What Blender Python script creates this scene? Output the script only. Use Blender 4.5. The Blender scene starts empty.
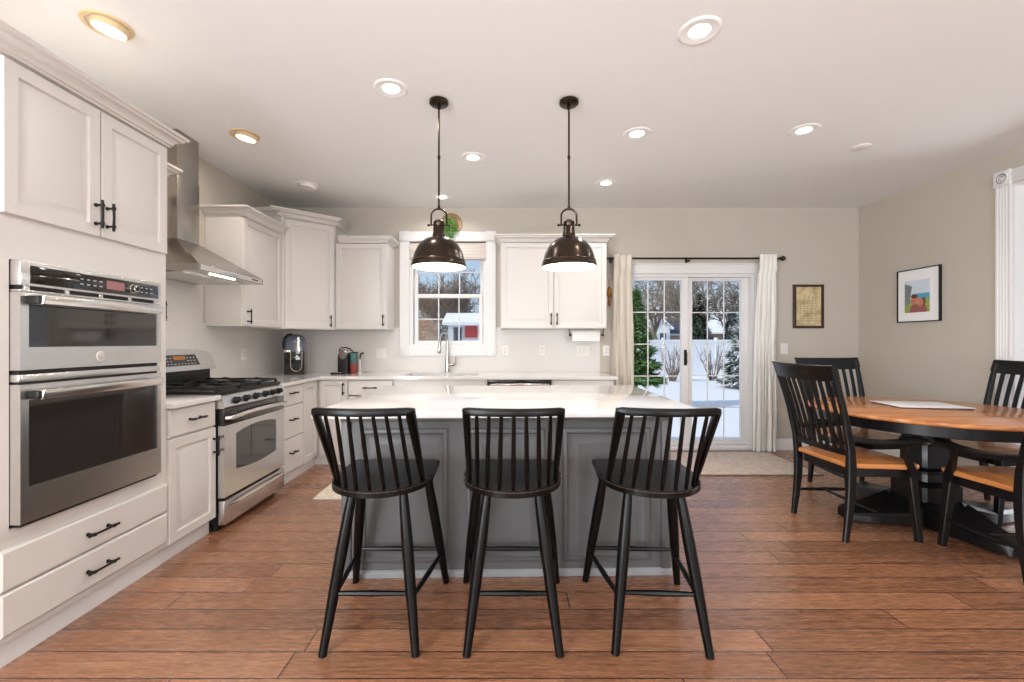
import bpy, bmesh, math, random
from mathutils import Vector, Matrix, noise
R = math.radians
PI = math.pi
SC = bpy.context.scene
COL = SC.collection
# ------------------------------------------------------------------ camera, world, sun, exposure
H = 1.252            # camera height
CEIL = 2.81
BACK = 5.05          # back wall
LEFT = -2.578
RIGHT = 4.105
REAR = -3.4
cam_d = bpy.data.cameras.new('camera')
cam_d.sensor_width = 36.0
cam_d.lens = 435.0 / 1024 * 36
cam_d.shift_x = 7 / 1024
cam_d.shift_y = 1 / 1024
cam_d.clip_start = 0.05
cam_d.clip_end = 300
cam = bpy.data.objects.new('camera', cam_d)
COL.objects.link(cam)
cam.location = (0, 0, H)
cam.rotation_euler = (R(90), 0, 0)
SC.camera = cam
SC.view_settings.view_transform = 'Standard'
SC.view_settings.look = 'None'
SC.view_settings.exposure = 0.0
SC.view_settings.gamma = 1.0
SC.view_settings.use_curve_mapping = False

world = bpy.data.worlds.new('sky')
SC.world = world
world.use_nodes = True
wn = world.node_tree
wn.nodes.clear()
w_out = wn.nodes.new('ShaderNodeOutputWorld')
w_bg = wn.nodes.new('ShaderNodeBackground')
w_sky = wn.nodes.new('ShaderNodeTexSky')
w_sky.sky_type = 'NISHITA'
w_sky.sun_disc = False
w_sky.sun_elevation = R(32)
w_sky.sun_rotation = R(-80)
w_sky.dust_density = 1.0
w_bg.inputs['Strength'].default_value = 1.0
w_mul = wn.nodes.new('ShaderNodeMix')
w_mul.data_type = 'RGBA'
w_mul.blend_type = 'MULTIPLY'
w_mul.inputs[0].default_value = 1.0
w_mul.inputs[7].default_value = (.15, .15, .15, 1)
wn.links.new(w_sky.outputs[0], w_mul.inputs[6])
w_mix = wn.nodes.new('ShaderNodeMix')
w_mix.data_type = 'RGBA'
w_mix.inputs[0].default_value = .62
w_mix.inputs[7].default_value = (.54, .66, .86, 1)
wn.links.new(w_mul.outputs[2], w_mix.inputs[6])
wn.links.new(w_mix.outputs[2], w_bg.inputs[0])
wn.links.new(w_bg.outputs[0], w_out.inputs[0])

sun_d = bpy.data.lights.new('sun', 'SUN')
sun_d.energy = 3.3
sun_d.angle = R(1)
sun_d.color = (1, .95, .88)
sun = bpy.data.objects.new('sun', sun_d)
COL.objects.link(sun)
sun.rotation_euler = Vector((-1, -0.35, 0.62)).to_track_quat('Z', 'Y').to_euler()

def area_light(name, loc, direction, sx, sy, power, color=(1, 1, 1), portal=False):
    d = bpy.data.lights.new(name, 'AREA')
    d.shape = 'RECTANGLE'
    d.size = sx
    d.size_y = sy
    d.energy = power
    d.color = color
    if portal:
        d.cycles.is_portal = True
    o = bpy.data.objects.new(name, d)
    COL.objects.link(o)
    o.location = loc
    o.rotation_euler = Vector(direction).to_track_quat('-Z', 'Z').to_euler()
    return o
# unseen area lights: rear window and hall daylight, tilted up to brighten the ceiling
DAY = (0.93, 0.97, 1.0)
area_light('daylight_rear', (-0.9, REAR + .02, 1.45), (0.35, 1, 0.8), 1.9, 1.9, 110, DAY)
area_light('daylight_rear', (2.3, REAR + .02, 1.45), (0.15, 1, 0.75), 1.9, 1.9, 130, DAY)
area_light('fill_side', (LEFT + .02, -1.6, 1.45), (1, 0.62, 0.3), 1.9, 1.8, 230, DAY)  # added fill, no known window here; brightens the right wall and dining area
area_light('daylight_hall', (6.9, 3.35, 1.3), (-1, 0, 0.4), 1.8, 2.0, 115, DAY)
area_light('sky_portal', (2.1, BACK + .16, 1.05), (0, -1, 0), 1.5, 2.0, 1, portal=True)
area_light('sky_portal', (-.66, BACK + .16, 1.8), (0, -1, 0), .9, 1.1, 1, portal=True)

# ------------------------------------------------------------------ materials
def lin(c):
    def f(v):
        v /= 255.0
        return v / 12.92 if v <= 0.04045 else ((v + 0.055) / 1.055) ** 2.4
    return (f(c[0]), f(c[1]), f(c[2]), 1.0)

def node(nt, typ, **kw):
    n = nt.nodes.new(typ)
    for k, v in kw.items():
        setattr(n, k, v)
    return n

def put(nt, sock, v):
    if isinstance(v, (int, float)):
        sock.default_value = v
    elif isinstance(v, tuple):
        sock.default_value = v
    else:
        nt.links.new(v, sock)

def M_(nt, op, a, b=0.0, c=None):
    n = nt.nodes.new('ShaderNodeMath')
    n.operation = op
    put(nt, n.inputs[0], a)
    put(nt, n.inputs[1], b)
    if c is not None:
        put(nt, n.inputs[2], c)
    return n.outputs[0]

def mixc(nt, fac, a, b):
    n = nt.nodes.new('ShaderNodeMix')
    n.data_type = 'RGBA'
    put(nt, n.inputs[0], fac)
    put(nt, n.inputs[6], a)
    put(nt, n.inputs[7], b)
    return n.outputs[2]

def base_mat(name):
    m = bpy.data.materials.new(name)
    m.use_nodes = True
    nt = m.node_tree
    return m, nt, nt.nodes['Principled BSDF']

def mat(name, c, rough=0.5, metal=0.0, var=0.04, scale=6.0, bump=0.0, bscale=40.0, stretch=(1, 1, 1), emit=None, es=1.0, coat=0.0, spec=0.5):
    m, nt, b = base_mat(name)
    tc = node(nt, 'ShaderNodeTexCoord')
    mp = node(nt, 'ShaderNodeMapping')
    mp.inputs['Scale'].default_value = stretch
    nt.links.new(tc.outputs['Object'], mp.inputs[0])
    nz = node(nt, 'ShaderNodeTexNoise')
    nz.inputs['Scale'].default_value = scale
    nz.inputs['Detail'].default_value = 4
    nt.links.new(mp.outputs[0], nz.inputs['Vector'])
    col = lin(c)
    d = tuple(max(0, v * (1 - var)) for v in col[:3]) + (1,)
    l = tuple(min(1, v * (1 + var)) for v in col[:3]) + (1,)
    nt.links.new(mixc(nt, nz.outputs[0], d, l), b.inputs['Base Color'])
    b.inputs['Roughness'].default_value = rough
    b.inputs['Metallic'].default_value = metal
    b.inputs['Specular IOR Level'].default_value = spec
    b.inputs['Coat Weight'].default_value = coat
    if bump:
        n2 = node(nt, 'ShaderNodeTexNoise')
        n2.inputs['Scale'].default_value = bscale
        nt.links.new(mp.outputs[0], n2.inputs['Vector'])
        bp = node(nt, 'ShaderNodeBump')
        bp.inputs['Strength'].default_value = bump
        bp.inputs['Distance'].default_value = 0.01
        nt.links.new(n2.outputs[0], bp.inputs['Height'])
        nt.links.new(bp.outputs[0], b.inputs['Normal'])
    if emit:
        b.inputs['Emission Color'].default_value = lin(emit)
        b.inputs['Emission Strength'].default_value = es
    return m

MT = {}
MT['cabinet'] = mat('painted_cabinet', (215, 210, 205), .38, var=.01)
MT['trim'] = mat('white_trim', (224, 222, 221), .35, var=.01)
MT['ceiling'] = mat('ceiling_paint', (236, 236, 236), .9, var=.01)
MT['wall'] = mat('greige_wall', (191, 183, 171), .85, var=.015, bump=.05, bscale=120)
MT['hallwall'] = mat('pale_wall', (168, 167, 168), .85, var=.015)
MT['quartz'] = mat('white_quartz', (220, 216, 214), .1, var=.015, scale=3, coat=.3)
MT['island'] = mat('charcoal_paint', (84, 83, 84), .42, var=.03)
MT['islandbase'] = mat('grey_base', (132, 132, 134), .45, var=.03)
MT['steel'] = mat('brushed_steel', (212, 210, 208), .27, 1.0, var=.05, scale=8, bump=.04, bscale=60, stretch=(1, 1, 30))
MT['hoodsteel'] = mat('hood_steel', (172, 167, 161), .24, 1.0, var=.08, scale=6, bump=.03, bscale=60, stretch=(1, 1, 30))
MT['steel2'] = mat('satin_steel', (226, 222, 217), .22, 1.0, var=.03, scale=8, stretch=(1, 1, 20))
MT['chrome'] = mat('nickel', (200, 196, 190), .16, 1.0)
MT['blackglass'] = mat('black_glass', (30, 27, 26), .06, coat=.5, var=.02)
MT['ovenglass'] = mat('oven_glass', (42, 38, 37), .07, coat=.6, var=.02)
MT['black'] = mat('black_metal', (22, 21, 21), .38, .3, var=.1)
MT['iron'] = mat('cast_iron', (24, 23, 23), .5, .2, bump=.1, bscale=200)
MT['stool'] = mat('black_painted_wood', (8, 7, 7), .3, var=.15, scale=20, stretch=(1, 1, .2), spec=.2)
MT['worn'] = mat('worn_edge_paint', (62, 48, 40), .35, var=.35, scale=30)
MT['chairblack'] = mat('black_chair_paint', (15, 15, 17), .28, var=.15, scale=10, spec=.35)
MT['bronze'] = mat('oil_rubbed_bronze', (62, 52, 44), .24, .9, var=.25, scale=14)
MT['lining'] = mat('white_enamel', (245, 240, 232), .4, var=.01)
MT['bulb'] = mat('lit_bulb', (255, 245, 230), .4, emit=(255, 240, 215), es=14)
MT['lens'] = mat('lit_lens', (255, 250, 240), .4, emit=(255, 246, 232), es=7)
MT['warmlens'] = mat('lit_warm_lens', (255, 240, 215), .4, emit=(255, 232, 196), es=6)
MT['gimbal'] = mat('glow_tinted_trim', (214, 190, 150), .45, var=.03)  # white trim tinted tan, the lamp's warm glow put into its colour
MT['gimbaloff'] = mat('gimbal_white', (240, 238, 236), .45, var=.02)
MT['plastic'] = mat('white_plastic', (226, 222, 216), .35, var=.01)
MT['plasticgrey'] = mat('grey_slot', (120, 114, 108), .5, var=.02)
MT['paper'] = mat('paper_towel', (240, 238, 236), .95, var=.02, bump=.2, bscale=200)
MT['darkslot'] = mat('dark_gap', (18, 16, 15), .6)
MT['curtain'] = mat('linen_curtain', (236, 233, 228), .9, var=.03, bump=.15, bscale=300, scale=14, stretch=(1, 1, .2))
MT['curtain_beige'] = mat('beige_curtain', (208, 199, 185), .9, var=.04, bump=.15, bscale=300, scale=14, stretch=(1, 1, .2))  # left panel, beiger than the right one
MT['blind'] = mat('roman_shade', (205, 194, 188), .9, var=.08, scale=3, stretch=(.2, 1, 14))
MT['snow'] = mat('snow', (238, 240, 246), .85, var=.02, bump=.5, bscale=3)
MT['bark'] = mat('bark', (126, 111, 99), .9, var=.3, scale=14, bump=.4)
MT['barkpale'] = mat('pale_bark', (150, 138, 124), .9, var=.25, scale=10)
MT['twig'] = mat('brown_twigs', (132, 108, 90), .9, var=.3, scale=8)
MT['needle'] = mat('green_needles', (104, 142, 78), .8, var=.45, scale=3)
MT['needledark'] = mat('dark_needles', (62, 84, 66), .8, var=.4, scale=3)
MT['snowneedle'] = mat('snowy_needles', (96, 120, 106), .8, var=.6, scale=5)
MT['bush'] = mat('dry_brown_foliage', (182, 142, 106), .9, var=.35, scale=4)
MT['vinyl'] = mat('white_vinyl', (232, 234, 240), .5, var=.01)
MT['siding'] = mat('white_siding', (226, 228, 232), .6, var=.04, scale=2, stretch=(.1, .1, 40))
MT['brick'] = mat('brown_siding', (150, 118, 100), .8, var=.2, scale=8)
MT['roofdark'] = mat('slate_roof', (72, 80, 94), .8, var=.15)
MT['red'] = mat('red_paint', (190, 28, 36), .5, var=.06)
MT['glassdark'] = mat('far_window_glass', (70, 80, 95), .1)
MT['artframe'] = mat('dark_brown_frame', (62, 38, 26), .4, var=.2, scale=20)
MT['matboard'] = mat('white_mat_board', (240, 239, 240), .8, var=.01)
MT['amber'] = mat('amber_wood', (142, 98, 46), .35, var=.25, scale=8)
MT['leaf'] = mat('green_leaf', (72, 132, 44), .5, var=.4, scale=20)
MT['gold'] = mat('brass_gold', (178, 126, 60), .3, .8)
MT['smoke'] = mat('smoky_plastic', (96, 104, 122), .12, var=.12, coat=.4)
MT['teal'] = mat('teal_print', (70, 112, 112), .5, var=.6, scale=50)
MT['redprint'] = mat('red_print', (132, 52, 46), .5, var=.6, scale=50)
MT['display'] = mat('pink_display', (150, 104, 104), .2, emit=(196, 110, 110), es=.03)
MT['amberdisplay'] = mat('amber_display', (150, 100, 48), .2, emit=(200, 120, 40), es=.05)
MT['mark'] = mat('grey_print', (170, 168, 166), .4)
MT['book'] = mat('white_cover', (232, 230, 232), .25, var=.01)
MT['bookedge'] = mat('plum_edge', (96, 66, 66), .5, var=.1)

def glass_mat():
    m = bpy.data.materials.new('window_glass')
    m.use_nodes = True
    nt = m.node_tree
    nt.nodes.clear()
    o = node(nt, 'ShaderNodeOutputMaterial')
    mx = node(nt, 'ShaderNodeMixShader')
    tr = node(nt, 'ShaderNodeBsdfTransparent')
    gl = node(nt, 'ShaderNodeBsdfGlossy')
    gl.inputs['Roughness'].default_value = 0.02
    nz = node(nt, 'ShaderNodeTexNoise')
    nz.inputs['Scale'].default_value = 1.0
    nt.links.new(mixc(nt, nz.outputs[0], (.95, .97, .97, 1), (.98, .99, .99, 1)), tr.inputs[0])
    mx.inputs[0].default_value = 0.003
    nt.links.new(tr.outputs[0], mx.inputs[1])
    nt.links.new(gl.outputs[0], mx.inputs[2])
    nt.links.new(mx.outputs[0], o.inputs[0])
    return m
MT['glass'] = glass_mat()

def plank_mat():
    m, nt, b = base_mat('hardwood_planks')
    tc = node(nt, 'ShaderNodeTexCoord')
    sp = node(nt, 'ShaderNodeSeparateXYZ')
    nt.links.new(tc.outputs['Object'], sp.inputs[0])
    x, y = sp.outputs[0], sp.outputs[1]
    W, L = .1395, 1.9
    ry = M_(nt, 'DIVIDE', M_(nt, 'SUBTRACT', y, .085), W)
    row = M_(nt, 'FLOOR', ry)
    wn1 = node(nt, 'ShaderNodeTexWhiteNoise', noise_dimensions='1D')
    nt.links.new(row, wn1.inputs['W'])
    rx = M_(nt, 'DIVIDE', M_(nt, 'ADD', x, M_(nt, 'MULTIPLY', wn1.outputs[0], 7.3)), L)
    colm = M_(nt, 'FLOOR', rx)
    cv = node(nt, 'ShaderNodeCombineXYZ')
    nt.links.new(row, cv.inputs[0])
    nt.links.new(colm, cv.inputs[1])
    wn2 = node(nt, 'ShaderNodeTexWhiteNoise', noise_dimensions='2D')
    nt.links.new(cv.outputs[0], wn2.inputs['Vector'])
    rnd = wn2.outputs[0]
    # grain running along the boards
    gv = node(nt, 'ShaderNodeCombineXYZ')
    nt.links.new(M_(nt, 'ADD', M_(nt, 'MULTIPLY', x, 1.6), M_(nt, 'MULTIPLY', rnd, 40)), gv.inputs[0])
    nt.links.new(M_(nt, 'MULTIPLY', y, 55), gv.inputs[1])
    g = node(nt, 'ShaderNodeTexNoise')
    g.inputs['Scale'].default_value = 1.6
    g.inputs['Detail'].default_value = 7
    g.inputs['Roughness'].default_value = .65
    nt.links.new(gv.outputs[0], g.inputs['Vector'])
    gv2 = node(nt, 'ShaderNodeCombineXYZ')
    nt.links.new(M_(nt, 'MULTIPLY', x, 14), gv2.inputs[0])
    nt.links.new(M_(nt, 'MULTIPLY', y, 90), gv2.inputs[1])
    g2 = node(nt, 'ShaderNodeTexNoise')
    g2.inputs['Scale'].default_value = 1.0
    g2.inputs['Detail'].default_value = 3
    nt.links.new(gv2.outputs[0], g2.inputs['Vector'])
    ramp = node(nt, 'ShaderNodeValToRGB')
    e = ramp.color_ramp.elements
    e[0].position, e[0].color = .28, lin((88, 56, 38))
    e[1].position, e[1].color = .74, lin((182, 132, 99))
    k = e.new(.5)
    k.color = lin((151, 102, 72))
    f = M_(nt, 'ADD', M_(nt, 'MULTIPLY', g.outputs[0], .66), M_(nt, 'MULTIPLY', g2.outputs[0], .22))
    f = M_(nt, 'ADD', f, M_(nt, 'MULTIPLY', M_(nt, 'SUBTRACT', rnd, .3), .17))
    nt.links.new(f, ramp.inputs[0])
    fy = M_(nt, 'FRACT', ry)
    fx = M_(nt, 'FRACT', rx)
    dy = M_(nt, 'MULTIPLY', M_(nt, 'MINIMUM', fy, M_(nt, 'SUBTRACT', 1.0, fy)), W)
    dx = M_(nt, 'MULTIPLY', M_(nt, 'MINIMUM', fx, M_(nt, 'SUBTRACT', 1.0, fx)), L)
    dd = M_(nt, 'MINIMUM', dy, dx)
    gap = M_(nt, 'LESS_THAN', dd, .003)
    nt.links.new(mixc(nt, gap, ramp.outputs[0], lin((48, 28, 20))), b.inputs['Base Color'])
    hgt = M_(nt, 'MINIMUM', M_(nt, 'DIVIDE', dd, .006), 1.0)
    hh = M_(nt, 'ADD', hgt, M_(nt, 'MULTIPLY', g.outputs[0], .35))
    bp = node(nt, 'ShaderNodeBump')
    bp.inputs['Strength'].default_value = .35
    bp.inputs['Distance'].default_value = .003
    nt.links.new(hh, bp.inputs['Height'])
    nt.links.new(bp.outputs[0], b.inputs['Normal'])
    nt.links.new(M_(nt, 'ADD', .19, M_(nt, 'MULTIPLY', g2.outputs[0], .16)), b.inputs['Roughness'])
    b.inputs['Specular IOR Level'].default_value = .7
    b.inputs['Coat Weight'].default_value = .55
    b.inputs['Coat Roughness'].default_value = .33
    return m
MT['floor'] = plank_mat()

def herring_mat(name, axis):
    m, nt, b = base_mat(name)
    tc = node(nt, 'ShaderNodeTexCoord')
    sp = node(nt, 'ShaderNodeSeparateXYZ')
    nt.links.new(tc.outputs['Object'], sp.inputs[0])
    u0, v0 = sp.outputs[axis], sp.outputs[2]
    W, n = .05, 3
    s = .70710678 / W
    u = M_(nt, 'MULTIPLY', M_(nt, 'ADD', u0, v0), s)
    v = M_(nt, 'MULTIPLY', M_(nt, 'SUBTRACT', v0, u0), s)
    i, j = M_(nt, 'FLOOR', u), M_(nt, 'FLOOR', v)
    fu, fv = M_(nt, 'FRACT', u), M_(nt, 'FRACT', v)
    k = M_(nt, 'FLOORED_MODULO', M_(nt, 'SUBTRACT', i, j), 2.0 * n)
    hor = M_(nt, 'LESS_THAN', k, n - .5)
    mm = M_(nt, 'SUBTRACT', k, float(n))
    def eq(a, val):
        return M_(nt, 'COMPARE', a, float(val), .1)
    g = .03
    lo_u, hi_u = M_(nt, 'LESS_THAN', fu, g), M_(nt, 'GREATER_THAN', fu, 1 - g)
    lo_v, hi_v = M_(nt, 'LESS_THAN', fv, g), M_(nt, 'GREATER_THAN', fv, 1 - g)
    hl = M_(nt, 'MAXIMUM', M_(nt, 'MAXIMUM', lo_v, hi_v), M_(nt, 'MAXIMUM', M_(nt, 'MULTIPLY', lo_u, eq(k, 0)), M_(nt, 'MULTIPLY', hi_u, eq(k, n - 1))))
    vl = M_(nt, 'MAXIMUM', M_(nt, 'MAXIMUM', lo_u, hi_u), M_(nt, 'MAXIMUM', M_(nt, 'MULTIPLY', hi_v, eq(mm, 0)), M_(nt, 'MULTIPLY', lo_v, eq(mm, n - 1))))
    line = M_(nt, 'ADD', M_(nt, 'MULTIPLY', hor, hl), M_(nt, 'MULTIPLY', M_(nt, 'SUBTRACT', 1.0, hor), vl))
    nt.links.new(mixc(nt, line, lin((212, 207, 203)), lin((203, 197, 192))), b.inputs['Base Color'])
    bp = node(nt, 'ShaderNodeBump')
    bp.invert = True
    bp.inputs['Strength'].default_value = .3
    bp.inputs['Distance'].default_value = .002
    nt.links.new(line, bp.inputs['Height'])
    nt.links.new(bp.outputs[0], b.inputs['Normal'])
    b.inputs['Roughness'].default_value = .3
    return m
MT['tile_back'] = herring_mat('herringbone_tile_back', 0)
MT['tile_left'] = herring_mat('herringbone_tile_left', 1)

def wood_mat(name, c1, c2, axis=0, rough=.25):
    m, nt, b = base_mat(name)
    tc = node(nt, 'ShaderNodeTexCoord')
    mp = node(nt, 'ShaderNodeMapping')
    s = [9, 9, 9]
    s[axis] = .9
    mp.inputs['Scale'].default_value = s
    nt.links.new(tc.outputs['Object'], mp.inputs[0])
    g = node(nt, 'ShaderNodeTexNoise')
    g.inputs['Scale'].default_value = 2.2
    g.inputs['Detail'].default_value = 6
    g.inputs['Distortion'].default_value = .6
    nt.links.new(mp.outputs[0], g.inputs['Vector'])
    r = node(nt, 'ShaderNodeValToRGB')
    r.color_ramp.elements[0].position = .3
    r.color_ramp.elements[0].color = lin(c1)
    r.color_ramp.elements[1].position = .7
    r.color_ramp.elements[1].color = lin(c2)
    nt.links.new(g.outputs[0], r.inputs[0])
    nt.links.new(r.outputs[0], b.inputs['Base Color'])
    b.inputs['Roughness'].default_value = rough
    b.inputs['Coat Weight'].default_value = .2
    return m
MT['tabletop'] = wood_mat('honey_tabletop', (158, 96, 52), (196, 132, 80), 0, .25)
MT['seatwood'] = wood_mat('honey_seat', (170, 102, 52), (208, 142, 84), 1, .28)

def rug_mat(name, c1, c2, c3, sc):
    m, nt, b = base_mat(name)
    tc = node(nt, 'ShaderNodeTexCoord')
    n1 = node(nt, 'ShaderNodeTexNoise')
    n1.inputs['Scale'].default_value = sc
    n1.inputs['Detail'].default_value = 6
    n1.inputs['Roughness'].default_value = .7
    nt.links.new(tc.outputs['Object'], n1.inputs['Vector'])
    v = node(nt, 'ShaderNodeTexVoronoi')
    v.inputs['Scale'].default_value = sc * 1.3
    nt.links.new(tc.outputs['Object'], v.inputs['Vector'])
    f1 = M_(nt, 'GREATER_THAN', n1.outputs[0], .5)
    a = mixc(nt, f1, lin(c1), lin(c2))
    f2 = M_(nt, 'MULTIPLY', M_(nt, 'LESS_THAN', v.outputs[0], .3), .6)
    nt.links.new(mixc(nt, f2, a, lin(c3)), b.inputs['Base Color'])
    b.inputs['Roughness'].default_value = 1
    return m
MT['rug'] = rug_mat('faded_rug', (206, 190, 176), (196, 172, 158), (176, 172, 166), 16)
MT['mat'] = rug_mat('cream_mat', (226, 214, 196), (204, 184, 158), (160, 150, 140), 40)

def sepia_mat():
    m, nt, b = base_mat('sepia_drawing')
    tc = node(nt, 'ShaderNodeTexCoord')
    n1 = node(nt, 'ShaderNodeTexNoise')
    n1.inputs['Scale'].default_value = 9
    n1.inputs['Detail'].default_value = 8
    nt.links.new(tc.outputs['Object'], n1.inputs['Vector'])
    r = node(nt, 'ShaderNodeValToRGB')
    r.color_ramp.elements[0].position = .34
    r.color_ramp.elements[0].color = lin((168, 146, 106))
    r.color_ramp.elements[1].position = .56
    r.color_ramp.elements[1].color = lin((212, 194, 152))
    nt.links.new(n1.outputs[0], r.inputs[0])
    nt.links.new(r.outputs[0], b.inputs['Base Color'])
    b.inputs['Roughness'].default_value = .25
    return m
MT['sepia'] = sepia_mat()

# ------------------------------------------------------------------ mesh helpers
ORG = {}

class MB:
    def __init__(s, M=None):
        s.bm = bmesh.new()
        s.M = M or Matrix()
        s.mi = 0
    def v(s, x, y, z):
        return s.bm.verts.new(s.M @ Vector((x, y, z)))
    def f(s, vs):
        try:
            f = s.bm.faces.new(vs)
            f.material_index = s.mi
            return f
        except ValueError:
            return None
    def hexa(s, p, b=0.0, seg=2):
        vs = [s.v(*q) for q in p]
        fs = [s.f([vs[i] for i in q]) for q in ((3, 2, 1, 0), (4, 5, 6, 7), (0, 1, 5, 4), (1, 2, 6, 5), (2, 3, 7, 6), (3, 0, 4, 7))]
        if b > 0:
            es = list({e for f in fs for e in f.edges})
            bmesh.ops.bevel(s.bm, geom=es + vs, offset=b, segments=seg, profile=.5, affect='EDGES', clamp_overlap=True)
    def box(s, x0, x1, y0, y1, z0, z1, b=0.0, seg=2):
        if x0 > x1: x0, x1 = x1, x0
        if y0 > y1: y0, y1 = y1, y0
        if z0 > z1: z0, z1 = z1, z0
        s.hexa([(x0, y0, z0), (x1, y0, z0), (x1, y1, z0), (x0, y1, z0), (x0, y0, z1), (x1, y0, z1), (x1, y1, z1), (x0, y1, z1)], b, seg)
        return s
    def loops(s, rings, cap=True, closed=True):
        vr = [[s.v(*p) for p in r] for r in rings]
        n = len(vr[0])
        for a, b in zip(vr[:-1], vr[1:]):
            for i in range(n if closed else n - 1):
                j = (i + 1) % n
                s.f([a[i], a[j], b[j], b[i]])
        if cap:
            s.f(list(reversed(vr[0])))
            s.f(vr[-1])
        return s
    def tube(s, path, rad, seg=10, cap=True):
        P = [Vector(p) for p in path]
        n = len(P)
        if not isinstance(rad, (list, tuple)):
            rad = [rad] * n
        rings = []
        t0 = (P[1] - P[0]).normalized()
        up = Vector((0, 0, 1)) if abs(t0.z) < .9 else Vector((1, 0, 0))
        nrm = t0.cross(up).normalized()
        for i in range(n):
            if i == 0: t = P[1] - P[0]
            elif i == n - 1: t = P[-1] - P[-2]
            else: t = (P[i + 1] - P[i]).normalized() + (P[i] - P[i - 1]).normalized()
            t.normalize()
            nrm = (nrm - t * nrm.dot(t)).normalized()
            bn = t.cross(nrm)
            rings.append([tuple(P[i] + (nrm * math.cos(2 * PI * k / seg) + bn * math.sin(2 * PI * k / seg)) * rad[i]) for k in range(seg)])
        return s.loops(rings, cap)
    def lathe(s, prof, c, seg=32, cap=True):
        rings = [[(c[0] + r * math.cos(2 * PI * k / seg), c[1] + r * math.sin(2 * PI * k / seg), c[2] + z) for k in range(seg)] for r, z in prof]
        return s.loops(rings, cap)
    def prism(s, pts, z0, z1, b=0.0, seg=2):
        bot = [s.v(x, y, z0) for x, y in pts]
        top = [s.v(x, y, z1) for x, y in pts]
        n = len(pts)
        fs = [s.f(list(reversed(bot))), s.f(top)]
        for i in range(n):
            j = (i + 1) % n
            s.f([bot[i], bot[j], top[j], top[i]])
        if b > 0:
            es = [e for f in fs for e in f.edges]
            bmesh.ops.bevel(s.bm, geom=es, offset=b, segments=seg, profile=.5, affect='EDGES', clamp_overlap=True)
        return s
    def panel(s, u0, u1, v0, v1, prof):
        rings = []
        for ins, d in prof:
            rings.append([(u0 + ins, v0 + ins, d), (u1 - ins, v0 + ins, d), (u1 - ins, v1 - ins, d), (u0 + ins, v1 - ins, d)])
        return s.loops(rings)
    def frame(s, u0, u1, v0, v1, w, d0, d1, b=.0):
        # rectangular picture-frame ring with an open middle
        o = [(u0, v0), (u1, v0), (u1, v1), (u0, v1)]
        i = [(u0 + w, v0 + w), (u1 - w, v0 + w), (u1 - w, v1 - w), (u0 + w, v1 - w)]
        rings = [[(p[0], p[1], d0) for p in i], [(p[0], p[1], d0) for p in o], [(p[0], p[1], d1 - b) for p in o]]
        if b:
            rings.append([(u0 + b, v0 + b, d1), (u1 - b, v0 + b, d1), (u1 - b, v1 - b, d1), (u0 + b, v1 - b, d1)])
        rings += [[(p[0], p[1], d1) for p in i], [(p[0], p[1], d0) for p in i]]
        return s.loops(rings, cap=False)
    def grid(s, xs, ys, keep, z0, z1):
        # slab made of grid cells (holes where keep() is false), merged into one surface
        def has(i, j):
            return 0 <= i < len(xs) - 1 and 0 <= j < len(ys) - 1 and keep(i, j)
        vt = {}
        def gv(i, j, k):
            if (i, j, k) not in vt:
                vt[(i, j, k)] = s.v(xs[i], ys[j], z1 if k else z0)
            return vt[(i, j, k)]
        for i in range(len(xs) - 1):
            for j in range(len(ys) - 1):
                if not has(i, j): continue
                s.f([gv(i, j, 1), gv(i + 1, j, 1), gv(i + 1, j + 1, 1), gv(i, j + 1, 1)])
                s.f([gv(i, j, 0), gv(i, j + 1, 0), gv(i + 1, j + 1, 0), gv(i + 1, j, 0)])
                if not has(i - 1, j): s.f([gv(i, j, 0), gv(i, j, 1), gv(i, j + 1, 1), gv(i, j + 1, 0)])
                if not has(i + 1, j): s.f([gv(i + 1, j, 0), gv(i + 1, j + 1, 0), gv(i + 1, j + 1, 1), gv(i + 1, j, 1)])
                if not has(i, j - 1): s.f([gv(i, j, 0), gv(i + 1, j, 0), gv(i + 1, j, 1), gv(i, j, 1)])
                if not has(i, j + 1): s.f([gv(i, j + 1, 0), gv(i, j + 1, 1), gv(i + 1, j + 1, 1), gv(i + 1, j + 1, 0)])
        return s
    def sweep(s, path, prof, side=1):
        # profile [(out, z)] (closed polygon) swept along a horizontal polyline with mitres
        P = [Vector(p) for p in path]
        rings = []
        for i, p in enumerate(P):
            ds = []
            if i > 0: ds.append((P[i] - P[i - 1]).normalized())
            if i < len(P) - 1: ds.append((P[i + 1] - P[i]).normalized())
            ns = [Vector((d.y, -d.x)) * side for d in ds]
            m = ns[0] if len(ns) == 1 else (ns[0] + ns[1]) / (1 + ns[0].dot(ns[1]))
            rings.append([(p.x + m.x * o, p.y + m.y * o, z) for o, z in prof])
        return s.loops(rings)
    def build(s, name, m, parent=None, label=None, recalc=True):
        if recalc:
            bmesh.ops.recalc_face_normals(s.bm, faces=s.bm.faces[:])
        for f in s.bm.faces:
            f.smooth = True
        for e in s.bm.edges:
            if len(e.link_faces) == 2:
                if e.calc_face_angle(0) > .62:
                    e.smooth = False
        if parent is not None:
            org = ORG[parent.name]
        else:
            xs = [v.co for v in s.bm.verts]
            lo = [min(c[k] for c in xs) for k in range(3)]
            hi = [max(c[k] for c in xs) for k in range(3)]
            org = Vector(((lo[0] + hi[0]) / 2, (lo[1] + hi[1]) / 2, lo[2]))
            if name == 'floor':
                org = Vector((0, 0, 0))
        for v in s.bm.verts:
            v.co -= org
        me = bpy.data.meshes.new(name)
        s.bm.to_mesh(me)
        s.bm.free()
        for q in (m if isinstance(m, (list, tuple)) else [m]):
            me.materials.append(MT[q])
        o = bpy.data.objects.new(name, me)
        COL.objects.link(o)
        if parent is not None:
            o.parent = parent
        else:
            o.location = org
        ORG[o.name] = org
        if label:
            o['label'] = label
        return o

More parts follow.
